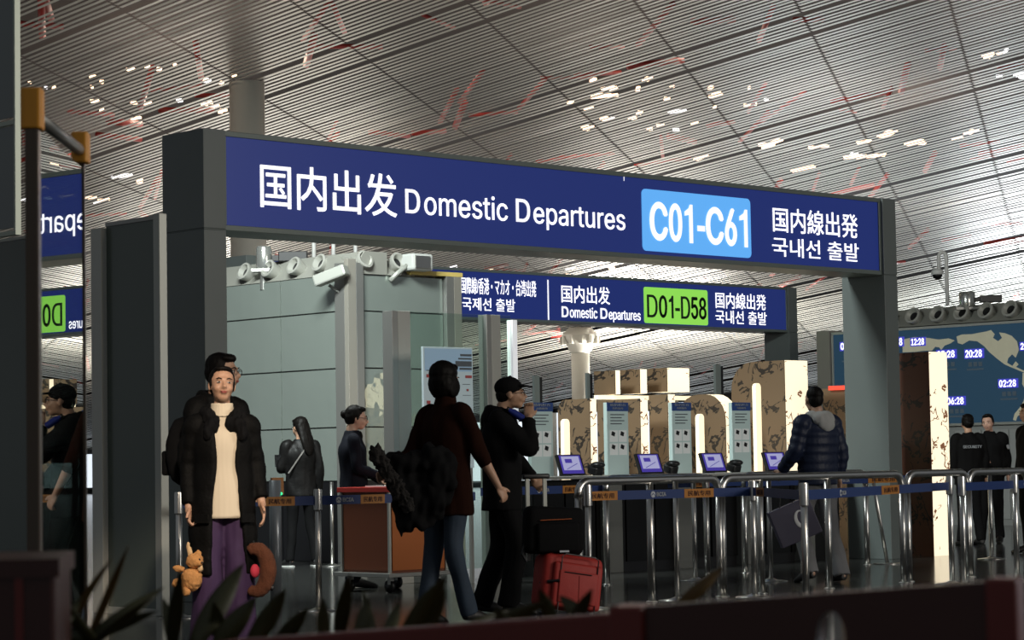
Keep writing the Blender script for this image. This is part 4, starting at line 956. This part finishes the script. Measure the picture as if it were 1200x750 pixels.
for i, (z, r_) in enumerate(zip(zs, rs_)):
    for a in range(72):
        an = 2 * math.pi * a / 72; rp = 1 + (.03 if a % 3 == 0 else 0); b.v.append(V(r_ * rp * math.cos(an), .01 + r_ * rp * math.sin(an), z) * sc)
for i in range(len(zs) - 1):
    for a in range(72): b.f.append((i * 72 + a, i * 72 + (a + 1) % 72, (i + 1) * 72 + (a + 1) % 72, (i + 1) * 72 + a)); b.m.append(0)
obj('turtleneck_collar', b, CREAMK, t, True)
# open coat: C-shaped shell, then sleeves and fur collar
def openshell(keys, gaps, th, n=44):
    b = PB(); q = cat(keys, 8); g = cat([(a, c) for a, c in gaps], 8)
    Lq = 0
    for i, k in enumerate(q):
        a0, a1 = g[i]
        if i: Lq += (Vector(k[:3]) - Vector(q[i - 1][:3])).length
        rp = 1 + .035 * abs(math.sin(math.pi * Lq / .16))
        for s in range(n):
            f = s / (n - 1); an = a0 + (2 * math.pi - (a0 - a1)) * f
            for off in (0, -th): b.v.append(V(k[0] + (k[3] * rp + off) * math.cos(an), k[1] + (k[4] * rp + off) * math.sin(an), k[2]))
    w_ = 2 * n; m_ = len(q)
    for i in range(m_ - 1):
        for s in range(n - 1):
            A = i * w_ + 2 * s; b.f.append((A, A + 2, A + 2 + w_, A + w_)); b.f.append((A + 1, A + 1 + w_, A + 3 + w_, A + 3)); b.m += [0, 0]
        for s in (0, n - 1):
            A = i * w_ + 2 * s; b.f.append((A, A + w_, A + w_ + 1, A + 1)); b.m.append(0)
    for i in (0, m_ - 1):
        for s in range(n - 1):
            A = i * w_ + 2 * s; b.f.append((A, A + 1, A + 3, A + 2)); b.m.append(0)
    return b
D_ = math.radians
ks = [(0, .0, .47, .205, .15), (0, .0, .70, .20, .155), (0, 0, .93, .185, .15), (0, 0, 1.12, .170, .135), (0, .005, 1.28, .172, .13), (0, .01, 1.37, .140, .10), (0, .01, 1.42, .09, .085)]
gp_ = [(-D_(48), -D_(116)), (-D_(54), -D_(112)), (-D_(60), -D_(110)), (-D_(64), -D_(106)), (-D_(60), -D_(108)), (-D_(55), -D_(112)), (-D_(48), -D_(125))]
cb = openshell([tuple(v * sc for v in k) for k in ks], gp_, .028)
sleeves(cb, j, sc, .060, (.045, .085), .92, .92)
coat_ = link('coat', fuse(cb, CBK, .010, 2, (12, .010)), t)
fb = PB()
for i in range(15):
    a = D_(-62 + (304) * i / 14); zl = 1.40 + .045 * max(0, math.sin(a + .2)); fb.ell(V(.105 * math.cos(a), .015 + .10 * math.sin(a), zl - (.05 if i in (0, 14) else 0.0)) * sc, (.040, .040, .052), None, 10)
fb.ell(V(0, .12, 1.36) * sc, (.12, .06, .09), None, 12)
for s in (-1, 1):
    for k in range(2): fb.ell(V(s * (.088 + .012 * k) + .012, -.10 - .008 * k, 1.345 - .045 * k) * sc, (.036 - .004 * k, .028, .045), None, 10)
link('hood_collar', fuse(fb, CBK2, .010, 1, (38, .018)), t)
for s, x in ((-1, -.13), (1, .135)): obj('pocket_flap', PB().box((x * sc, -.137 * sc, .80 * sc), (.09, .018, .05), (0, 0, s * .6)), CBK, t)
# teddy bear, held by the ear
TED = mat('teddy_fur', (.50, .24, .08), .95, noise_s=30, noise_a=.25, bump=(160, .8, .006)); TEDL = mat('teddy_pale_fur', (.62, .42, .22), .95)
tp = gp(222, 13.85); z0 = zz(222, 672, 13.85)
t = thing('teddy_bear', 'small tan teddy bear hanging from the young woman\'s hand', 'teddy bear', tp + V(0, -.02, z0))
def tl(nm, parts, m=TED, **k): return lump(nm, parts, m, t, .006, (90, .006), **k)
tl('body', [((.01, 0, -.035), (.062, .055, .07), (0, .25, 0)), ((.0, -.01, -.02), (.05, .05, .05))])
tl('head', [((.03, -.01, .072), (.05, .048, .046)), ((.055, -.035, .06), (.024, .024, .02)), ((.05, .0, .115), (.02, .012, .02))])
tl('ear', [((.0, .0, .125), (.018, .012, .03)), ((-.008, 0, .155), (.012, .01, .03))], TEDL)
tl('arm', [((-.06, -.02, .03), (.036, .022, .02), (0, .2, 0))]); tl('arm', [((.062, -.02, .035), (.016, .022, .03))], TEDL)
tl('leg', [((-.07, -.02, -.055), (.032, .028, .03)), ((-.04, 0, -.07), (.035, .03, .03))]); tl('leg', [((-.02, -.02, -.10), (.03, .03, .03))])
obj('eye', PB().ell((.062, -.042, .082), (.006, .006, .006)), BLACK, t, True); obj('nose', PB().ell((.078, -.052, .063), (.008, .007, .006)), BLACK, t, True)
# brown U shaped neck pillow
PIL = mat('brown_plush', (.085, .024, .008), .95, noise_s=18, noise_a=.25, bump=(140, .8, .006))
p0 = gp(302, 13.9); zc0 = zz(302, 668, 13.9)
t = thing('neck_pillow', 'brown plush U shaped neck pillow with pink lining behind the young woman\'s hand', 'neck pillow', p0 + V(0, .0, zc0))
b = PB(); arc = [(-.02 + .075 * math.sin(a), 0, .125 * math.cos(a)) for a in [math.pi * i / 12 for i in range(-2, 15)]]
b.sweep(arc, [(.03 + .018 * math.sin(math.pi * i / 16), .03 + .018 * math.sin(math.pi * i / 16)) for i in range(17)], 14, ref=(0, 1, 0))
link('cushion', fuse(b, PIL, .008, 2, (60, .005)), t)
obj('lining', PB().ell((-.022, -.0, -.005), (.028, .022, .04)), mat('pink_cloth', (.5, .03, .06), .8), t, True); obj('strap', PB().sweep([(-.02, 0, .13), (-.03, 0, .17)], .006, 6), BLACK, t)
obj('toggle', PB().ell((.075, .0, -.105), (.014, .014, .018)), BLACK, t, True)
# grey patterned bag end beside her coat
t = thing('suitcase_strap', 'grey patterned pouch hanging beside the purple trousers', 'pouch', gp(253, 14.15) + V(0, 0, zz(253, 700, 14.15)))
lump('pouch', [((0, 0, .02), (.03, .02, .04)), ((0, 0, .08), (.028, .02, .05)), ((0, 0, .13), (.02, .015, .03))], mat('grey_pattern', (.32, .30, .28), .6, noise_s=45, noise_a=.9), t, .008)

# man with glasses behind her
t, j, sc, h, R = person('man with glasses and black coat half hidden behind the young woman', gp(256, 15.3), .9, 1.80, dict(hd=(0.02, -.03, 1.60)), (.40, .24, .16), .35, 0, 0, 'short', .009, True)
trousers(t, j, sc, CBK2); shoes(t, j, sc, SHB); coat(t, j, sc, CBK, .62, w=(.22, .21, .2, .21), rs=.07, srip=(.04, .1), hood=True)
bp = thing('backpack', 'black backpack worn by the man behind the young woman', 'backpack', gp(214, 15.55) + V(0, 0, 1.0), .9)
lump('bag_body', [((0, 0, .2), (.13, .09, .22)), ((.0, -.02, .1), (.12, .09, .14))], CBK2, bp, .012, (14, .01)); obj('pocket', PB().box((0, .09, .12), (.18, .04, .16)), CBK2, bp, bevel=.015); obj('strap', PB().sweep([(0, -.08, .05), (.03, -.16, .2), (.0, -.08, .38)], .016, 8), CBK2, bp)
obj('metal_ring', PB().sweep([(.02, -.12, .36), (.05, -.13, .37), (.06, -.13, .33)], .006, 6), STEEL, bp)

# woman with long hair, from behind
t, j, sc, h, R = person('woman with long black hair and dark jacket seen from behind using a phone', gp(352, 26.3), 3.55, 1.63,
    dict(elr=(.23, -.02, 1.12), wrr=(.13, -.22, 1.17), knl=(-.12, -.02, .49), anl=(-.16, .04, .08), tol=(-.19, -.12, .025), knr=(.1, -.02, .49), anr=(.14, .02, .08), tor=(.18, -.13, .025)), SKN, .35, .2, 0, 'long', .012, hr='fist')
trousers(t, j, sc, CBK2, (.09, .075, .06, .055), vox=.014); shoes(t, j, sc, SHB, SOLE); coat(t, j, sc, LEATH, .80, w=(.185, .17, .18, .185), vox=.014)
obj('bag_strap', PB().sweep([(-.10, .10, 1.38), (.05, .135, 1.20), (.17, .10, 1.02)], .009, 6), mat('tan_strap', (.16, .15, .14), .5), t)
tag(obj('phone', PB().box((0, 0, 0), (.07, .012, .14), (.4, 0, 0)), BLACK, None, loc=gp(326, 26.2) + V(0, 0, 1.16)), 'dark phone in the hand of the long haired woman', 'phone')

# staff member at the podium, profile to the right
t, j, sc, h, R = person('female staff member in navy uniform with a hair bun standing at the podium', gp(414, 21.45), 1.75, 1.63,
    dict(hd=(0, -.04, 1.58), ell=(-.20, -.02, 1.12), wrl=(-.13, -.24, 1.03), elr=(.20, -.06, 1.11), wrr=(.10, -.27, 1.0)), (.55, .34, .24), -.15, .12, 0, 'bun', .009, True)
trousers(t, j, sc, NAVYU); shoes(t, j, sc, SHB); coat(t, j, sc, NAVYU, .80, w=(.185, .165, .17, .18), rs=.055)
obj('scarf', PB().ell((0, -.06, 1.35), (.05, .03, .05)), CBK2, t, True)
obj('shoulder_board', PB().box((.15, 0, 1.41), (.09, .05, .012), (0, .3, 0)), mat('silver_braid', (.3, .3, .3), .4), t)

# woman in dark rust coat walking, from behind, black coat over her arm
WZ = 16.2
t, j, sc, h, R = person('woman with bobbed black hair and rust brown coat walking away, seen from behind', gp(524, WZ), 2.35, 1.76,
    dict(hd=(0, .0, 1.59), elr=(.2, .14, 1.12), wrr=(.20, .33, 1.02), ell=(-.24, -.06, 1.13), wrl=(-.30, -.17, .90), hil=(-.085, 0, .89), knl=(-.09, .04, .49), anl=(-.09, -.09, .09), tol=(-.09, -.25, .03),
         hir=(.085, 0, .89), knr=(.09, .05, .49), anr=(.08, .14, .09), tor=(.08, .0, .03)), SKN, .1, 0, 0, 'bob', .0075, hl='fist')
# (mirror the arms so the bare forearm swings on the camera's right)
trousers(t, j, sc, JEAN, (.095, .082, .064, .058), nm='jeans'); shoes(t, j, sc, SHB)
coat(t, j, sc, BRN, .715, w=(.185, .18, .185, .20), rs=.058, l=.42, r=.6, top=.05)
obj('necklace', PB().sweep([V(.05 * math.cos(a), .012 + .055 * math.sin(a), 1.495) * sc for a in [math.pi * i / 6 for i in range(-1, 8)]], .006, 6), mat('pale_bead', (.5, .45, .35), .4), t, True)
cp = gp(487, 15.9); z9 = 1.07
t = thing('carried_coat', 'black fur trimmed coat folded over the walking woman\'s arm', 'coat', cp)
def pz(x, y, Z=15.9): p = at(x, y, Z); return p - cp
b = PB()
for x, y, rx, ry, rz_, e in ((505, 538, .14, .10, .10, 0), (470, 545, .13, .10, .09, .1), (480, 570, .15, .09, .13, .2), (508, 585, .12, .09, .13, 0), (452, 550, .07, .09, .07, .5), (520, 560, .10, .1, .14, 0), (495, 605, .09, .07, .09, .3), (478, 612, .05, .05, .09, .5)):
    b.ell(pz(x, y), (rx, ry, rz_), Euler((0, e, 0)).to_matrix(), 14)
b.sweep([pz(478, 590), pz(474, 610), pz(471, 632)], [(.10, .05), (.06, .04), (.012, .02)], 12)
link('coat_body', fuse(b, CBK2, .012, 6, (17, .05)), t)
b = PB()
for i in range(14):
    f = i / 13; x = 440 + 38 * f; y = 530 + 62 * f; b.ell(pz(x, y, 15.8), (.045, .04, .045), None, 8)
link('fur_trim', fuse(b, mat('black_fur', (.014, .012, .011), 1.0, bump=(60, 1.0, .02)), .009, 0, (55, .035)), t)

# man with black cap drinking from a blue bottle, profile to the right
MZ = 17.3
t, j, sc, h, R = person('man in black cap and black jacket drinking from a blue bottle', gp(588, MZ), 1.57, 1.72,
    dict(hd=(0, -.075, 1.565), nek=(0, -.02, 1.43), elr=(.19, -.08, 1.13), wrr=(.16, -.22, .96), ell=(-.23, -.20, 1.17), wrl=(-.12, -.20, 1.385),
         knl=(-.09, -.10, .50), anl=(-.09, -.03, .08), tol=(-.1, -.19, .025), knr=(.09, .02, .48), anr=(.09, .16, .08), tor=(.1, .0, .025)), (.46, .27, .17), 0, -.04, 0, 'crop', .0065, True, 'fist', 'fist', hfl=(0, -1, 0))
trousers(t, j, sc, CBK2, (.10, .09, .08, .078)); shoes(t, j, sc, SHB); coat(t, j, sc, CBK2, .74, w=(.20, .20, .20, .20), d=(.145, .14, .14, .15), rs=.068, hood=True)
cb = PB(); cb.ell(h(0, .02, .052), (.088, .102, .078), R, 20); cb.sweep([h(0, -.06, .058), h(0, -.12, .052), h(0, -.165, .042)], [(.07, .010), (.066, .007), (.04, .005)], 16, ref=tuple(R @ V(1, 0, 0)))
cb.sweep([h(0, .0, .125), h(0, .0, .138)], [.012, .008], 8)
link('cap', fuse(cb, CBK2, .0065, 1), t)
lg = obj('cap_logo', PB().ell(h(.045, -.075, .078), (.010, .010, .014)), mat('cap_logo_grey', (.25, .25, .25), .6), t, True)
wl = Vector(t.location) + Matrix.Rotation(1.57, 3, 'Z') @ j['wrl']
bt = thing('blue_bottle', 'small blue bottle at the mouth of the man in the cap', 'bottle', at(604, 485, MZ - .12))
autosmooth(obj('bottle_body', PB().lathe([(.016, -.07), (.026, -.06), (.027, .02), (.016, .05), (.016, .07)], (0, 0, 0), 18, Euler((0, -1.0, 0)).to_matrix()), mat('bottle_blue', (.02, .035, .22), .25), bt, True))
obj('bottle_cap', PB().lathe([(.018, .055), (.018, .075)], (0, 0, 0), 14, Euler((0, -1.0, 0)).to_matrix()), BLACK, bt, True)

# man in the blue puffer jacket, from behind, carrying a dark bag
BZ = 21.0
t, j, sc, h, R = person('man in shiny dark blue puffer jacket and grey trousers walking away', gp(958, BZ), 3.75, 1.72,
    dict(hd=(0, -.03, 1.58), elr=(.24, -.02, 1.13), wrr=(.24, -.20, .97), ell=(-.24, .04, 1.12), wrl=(-.25, .0, .90), knr=(.09, -.14, .50), anr=(.09, -.02, .10), tor=(.1, -.16, .03),
         knl=(-.09, .04, .48), anl=(-.09, .17, .08), tol=(-.1, .02, .03)), (.42, .25, .17), -.35, 0, 0, 'crop', .009, hr='fist')
trousers(t, j, sc, GRYT, (.10, .09, .075, .07)); shoes(t, j, sc, SHB)
coat(t, j, sc, NAVYP, .84, w=(.205, .20, .20, .19), d=(.15, .145, .15, .14), rip=(.03, .075), rs=.072, srip=(.05, .075), top=.0, disp=(10, .004), nm='puffer_jacket')
lump('grey_hood', [((0, .09, 1.43), (.13, .07, .07)), ((0, .13, 1.38), (.09, .05, .07)), ((-.09, .03, 1.45), (.05, .07, .05)), ((.09, .03, 1.45), (.05, .07, .05))], GRYH, t, .010, (20, .01))
bagp = at(931, 612, 20.75); 
t = thing('shopping_bag', 'dark purple grey shopping bag with a white swirl held by the man', 'bag', bagp, .1)
BAG = mat('bag_paper', (.050, .045, .075), .5)
M = Euler((0, -.38, 0)).to_matrix()
bb_ = PB(); bb_.box((0, 0, 0), (.38, .10, .33)); bb_.v = [M @ v for v in bb_.v]; obj('bag_body', bb_, BAG, t, bevel=.006)
obj('handle', PB().sweep([M @ V(-.08, -.03, .165), M @ V(-.03, -.02, .25), M @ V(.05, -.03, .165)], .005, 6), BLACK, t)
sw = PB(); path = [M @ V(.055 + .055 * math.cos(a) * f, -.054, .0 + .085 * math.sin(a) * f) for a, f in [(math.radians(60 + 300 * i / 20), 1.0 - .62 * (i / 20) ** 1.2) for i in range(21)]]
sw.sweep(path, [(.003, .004 + .013 * math.sin(math.pi * i / 20)) for i in range(21)], 8, ref=(0, 1, 0)); obj('swirl_logo', sw, mat('bag_white', (.62, .62, .62), .5), t, label='white swirl logo')

# uniformed staff on the right
t, j, sc, h, R = person('staff member in black jacket with white lettering on the back, seen from behind', gp(1135, 29.2), 3.3, 1.60, dict(anl=(-.13, .02, .08), anr=(.13, .02, .08)), SKN, 0, 0, 0, 'tied', .014)
trousers(t, j, sc, CBK2, vox=.016); shoes(t, j, sc, SHB); c_ = coat(t, j, sc, CBK2, .78, w=(.20, .19, .19, .2), vox=.014)
me = textmesh('SECURITY', -.12, .12, 1.20, 1.235, -.0, LOGO, .02, res=1); o = link('lettering', me, t); o.rotation_euler = (0, 0, math.pi); o.location = (0, .155, -.02); o.location.y = .150
t, j, sc, h, R = person('smiling staff member in black jacket with round sleeve badge facing the camera', gp(1160, 29.9), -.35, 1.62, dict(ell=(-.22, -.02, 1.10), wrl=(-.06, -.2, 1.06), elr=(.22, .03, 1.11), anl=(-.14, .0, .08), anr=(.1, .02, .08), hd=(-.01, -.03, 1.57)), (.60, .36, .27), -.1, .1, -.12, 'tied', .012, smile=True)
trousers(t, j, sc, CBK2, vox=.014); shoes(t, j, sc, SHB); coat(t, j, sc, CBK2, .80, w=(.19, .18, .18, .19), vox=.013)
obj('sleeve_badge', PB().lathe([(.03, 0), (.03, .01)], (.245 * sc, -.05, 1.25 * sc), 16, Euler((0, 1.3, -.5)).to_matrix()), LOGO, t, True)
t, j, sc, h, R = person('person in dark clothes cut off by the right edge', gp(1207, 26.5), -1.2, 1.66, None, SKN, 0, 0, 0, 'short', .014)
trousers(t, j, sc, CBK2, vox=.016); shoes(t, j, sc, SHB); coat(t, j, sc, CBK2, .78, vox=.014)

# ------------------------------------------------------------------ luggage
def rb(b, c, d, r=.03, n=3, M=None):
    o = len(b.v); bm = bmesh.new(); bmesh.ops.create_cube(bm, size=1)
    for v in bm.verts: v.co = Vector((v.co.x * d[0], v.co.y * d[1], v.co.z * d[2]))
    bmesh.ops.bevel(bm, geom=list(bm.edges), offset=r, segments=n, profile=.5, affect='EDGES')
    bm.verts.ensure_lookup_table(); vs = [((M @ v.co) if M is not None else v.co) + Vector(c) for v in bm.verts]; fs = [tuple(v.index for v in f.verts) for f in bm.faces]; bm.free()
    return b.add(vs, fs)
RED = mat('red_nylon', (.34, .020, .014), .65, noise_s=12, noise_a=.12, bump=(30, .3, .006)); REDD = mat('red_nylon_dark', (.22, .014, .01), .7)
SZ = 16.6; sp = gp(657, SZ)
t = thing('red_suitcase', 'red soft suitcase on wheels behind the man in the cap', 'suitcase', sp, .35)
Mt = Euler((-.10, .16, 0)).to_matrix()
def T(x, y, z): return Mt @ Vector((x, y, z))
hS = zz(655, 650, SZ)
def sb(nm, c, d, m, r=.02, lb=None): 
    b = PB(); rb(b, T(*c), (d[0] * 1.2, d[1], d[2]), r, 3, Mt); o = obj(nm, b, m, t, True, label=lb); autosmooth(o); return o
sb('shell', (0, 0, hS / 2 + .03), (.37, .24, hS - .07), RED, .05)
sb('front_pocket', (.02, -.135, hS * .50), (.30, .05, hS * .70), RED, .022)
sb('front_panel', (.02, -.162, hS * .47), (.24, .02, hS * .5), RED, .009)
obj('zipper', PB().sweep([T(.02 + x, -.165, hS * .5 + z) for x, z in ((-.135, -.2), (-.135, .19), (-.11, .21), (.11, .21), (.135, .19), (.135, -.2))], .004, 6), BLACK, t)
obj('zipper', PB().sweep([T(-.09, -.176, hS * .69), T(.11, -.176, hS * .69)], .004, 6), BLACK, t)
obj('seam', PB().sweep([T(.02, -.174, hS * .66), T(.03, -.174, hS * .25)], .002, 5), REDD, t)
obj('side_handle', PB().sweep([T(-.19, -.05, hS * .42), T(-.215, -.06, hS * .5), T(-.19, -.05, hS * .6)], .012, 8), BLACK, t, True)
obj('compression_strap', PB().sweep([T(-.19, -.12, hS * .52), T(-.12, -.17, hS * .55)], .012, 6), BLACK, t)
obj('top_handle', PB().sweep([T(-.06, 0, hS - .01), T(0, 0, hS + .02), T(.06, 0, hS - .01)], .01, 8), BLACK, t, True)
for x in (-.14, .14):
    for y in (-.08, .08): obj('wheel', PB().cyl((x - .012, y, .028), (x + .012, y, .028), .028, None, 14), BLACK, t, True)
hx = [T(-.27, .09, hS - .02), T(-.14, .09, hS - .02)]; hz_ = zz(640, 558, SZ)
for q in hx: obj('pull_rod', PB().bb((q.x - .013, q.y - .01, hS - .04), (q.x + .013, q.y + .01, hz_)), ALU, t)
b = PB(); rb(b, ((hx[0].x + hx[1].x) / 2, hx[0].y, hz_), (.20, .04, .035), .012); autosmooth(obj('pull_handle', b, BLACK, t, True))
t = thing('black_travel_bag', 'black laptop bag strapped on top of the red suitcase', 'bag', sp + V(-.06, 0, hS + .012), .35)
b = PB(); rb(b, (0, 0, .155), (.43, .16, .33), .05, 3, Euler((0, .06, 0)).to_matrix()); autosmooth(obj('bag_body', b, CBK2, t, True))
b = PB(); rb(b, (0, -.09, .11), (.31, .05, .20), .02); autosmooth(obj('pocket', b, CBK2, t, True))
obj('orange_zip', PB().sweep([(-.13, -.10, .23), (.10, -.10, .235)], .003, 6), mat('orange_trim', (.4, .09, .02), .6), t)
obj('side_strap', PB().sweep([(-.2, 0, .1), (-.23, 0, .0), (-.2, 0, -.05)], .012, 6), BLACK, t); obj('tag', PB().bb((.0, -.12, .008), (.07, -.115, .02)), LOGO, t)

# ------------------------------------------------------------------ blurred foreground: planter, divider, leaves
def slab(nm, label, cat_, x0, y0, x1, y1, Z0, Z1, m, th=.05, grp=None, hole=None):
    a = gp(x0, Z0); b_ = gp(x1, Z1); d = b_ - a; L = d.length; t = thing(nm, label, cat_, a, math.atan2(d.y, d.x))
    z0, z1 = zz(x0, y0, Z0), zz(x1, y1, Z1); return t, L, z0, z1
t, L, z0, z1 = slab('wooden_divider', 'low dark red lacquered divider board along the bottom', 'divider', 250, 752, 716, 719, 3.2, 3.0, REDL)
obj('board', PB().prism([(0, 0), (L, 0), (L, z1), (0, z0)], 'xz', 0, .05), REDL, t, bevel=.004); obj('foot', PB().bb((.05, -.05, 0), (.12, .1, .04)), REDL, t)
t, L, z0, z1 = slab('wooden_bench_back', 'dark red bench back with a round hand hole at the lower right', 'bench', 724, 713, 1184, 680, 2.7, 2.55, REDL)
bm = bmesh.new(); outer = [(0, 0), (L, 0), (L, z1), (0, z0)]; hc = ((975 - 724) / 460 * L, zz(975, 748, 2.62)); inner = [(hc[0] + .016 * math.cos(a), hc[1] + .03 * math.sin(a)) for a in [2 * math.pi * i / 20 for i in range(20)]]
es = []
for loop in (outer, inner):
    vs = [bm.verts.new((a, 0, c)) for a, c in loop]; es += [bm.edges.new((vs[i], vs[(i + 1) % len(vs)])) for i in range(len(vs))]
bmesh.ops.triangle_fill(bm, use_beauty=True, edges=es); r_ = bmesh.ops.extrude_face_region(bm, geom=list(bm.faces)); bmesh.ops.translate(bm, verts=[v for v in r_['geom'] if isinstance(v, bmesh.types.BMVert)], vec=(0, .04, 0)); bmesh.ops.recalc_face_normals(bm, faces=bm.faces)
me = bpy.data.meshes.new('board'); bm.to_mesh(me); bm.free(); me.materials.append(BROWNL); link('board', me, t)
obj('end_post', PB().bb((-.012, -.01, 0), (.028, .05, z0 + .003)), REDL, t, bevel=.004, label='red end post'); obj('end_post', PB().bb((L - .03, -.008, 0), (L + .004, .048, z1 + .002)), REDL, t, bevel=.004, label='red end post')
a = gp(-40, 3.3); pz_ = zz(30, 652, 3.2)
t = thing('planter_box', 'dark brown square planter box in the lower left corner', 'planter', gp(-45, 3.0), .12)
obj('box', PB().bb((0, 0, 0), (.115, .3, pz_)), BROWNL, t, bevel=.006); obj('corner_trim', PB().bb((.065, -.004, 0), (.075, 0, pz_)), REDL, t); obj('rim', PB().bb((-.005, -.006, pz_ - .02), (.12, .306, pz_ + .003)), BROWNL, t)
LEAF = mat('dark_green_leaf', (.045, .044, .010), .5, noise_s=14, noise_a=.4); LEAFY = mat('yellowing_leaf', (.12, .065, .010), .55, noise_s=10, noise_a=.4)
def leaf(t, base, tip, wd, bend, m, org):
    a = Vector(base) - org; b_ = Vector(tip) - org; n = 9; vs = []; fs = []
    d = (b_ - a); side = d.cross(Vector((0, 1, 0))).normalized(); nrm = Vector((0, -1, 0))
    for i in range(n + 1):
        f = i / n; c = a.lerp(b_, f) + nrm * bend * math.sin(math.pi * f) ; w_ = wd * math.sin(math.pi * min(1, .12 + .88 * f) ** 1.0) ** .8 if f < 1 else 0.0005
        for s, dy in ((-1, 0), (0, .006), (1, 0)): vs += [c + side * w_ * s / 1.0 + Vector((0, dy, 0))]
        for s, dy in ((1, .003), (0, .009), (-1, .003)): vs += [c + side * w_ * s / 1.0 + Vector((0, dy, 0))]
    for i in range(n):
        for k in range(6): fs.append((i * 6 + k, i * 6 + (k + 1) % 6, (i + 1) * 6 + (k + 1) % 6, (i + 1) * 6 + k))
    fs += [tuple(range(6)), tuple(n * 6 + k for k in range(6))]
    obj('leaf', PB().add(vs, fs), m, t, True)
groups = [('leafy plant beside the planter box, its long leaf bending right', 110, 3.4, [((95, 750), (192, 688), 9, 0), ((80, 745), (185, 716), 8, 0), ((100, 750), (150, 640), 5, 1), ((70, 740), (130, 655), 5, 1), ((120, 755), (60, 690), 7, 0), ((105, 750), (178, 700), 5, 0), ((60, 745), (95, 700), 6, 0)]),
          ('pointed dark green plant in front of the young woman', 250, 3.6, [((200, 755), (212, 668), 9, 0), ((225, 752), (285, 660), 14, 0), ((250, 755), (300, 700), 13, 0), ((290, 755), (335, 690), 12, 0), ((205, 755), (190, 700), 8, 0), ((262, 755), (250, 705), 10, 0), ((320, 755), (362, 712), 10, 0)]),
          ('pointed dark green plant in front of the podium', 440, 3.5, [((395, 745), (410, 672), 9, 0), ((420, 745), (432, 700), 9, 0), ((380, 750), (378, 700), 8, 0), ((450, 750), (468, 705), 8, 0), ((470, 745), (523, 675), 12, 0), ((498, 738), (522, 690), 8, 0), ((440, 752), (425, 690), 6, 0)]),
          ('low dark green plant below the red suitcase', 630, 3.4, [((560, 735), (640, 705), 9, 0), ((600, 735), (580, 712), 8, 0), ((650, 725), (632, 690), 8, 0), ((690, 722), (655, 698), 9, 0), ((668, 728), (694, 690), 8, 0), ((530, 738), (600, 715), 8, 0)]),
          ('single yellowing leaf rising behind the bench back', 800, 3.3, [((785, 712), (848, 664), 8, 1)])]
for lb, x, Z, lv in groups:
    org = gp(x, Z); t = thing('leafy_plant', lb, 'plant', org, 0, None)
    if True:
        zt_ = zz(x, 770, Z); obj('stem', PB().cyl((0, 0, 0), (0, 0, max(.2, zt_)), .012, .01, 8), LEAF, t)
    for (bx, by), (tx, ty), wd, kind in lv:
        zq = Z + random.uniform(-.08, .08)
        root = at(bx, by + 8, zq); leaf(t, root, at(tx, ty, zq + random.uniform(-.1, .1)), wd * zq / 2800, random.uniform(-.01, .02), LEAFY if kind else LEAF, org)
        obj('stem', PB().sweep([Vector((0, 0, root.z - org.z - .12)), root - org + Vector((0, .004, 0))], .004, 6), LEAF, t)
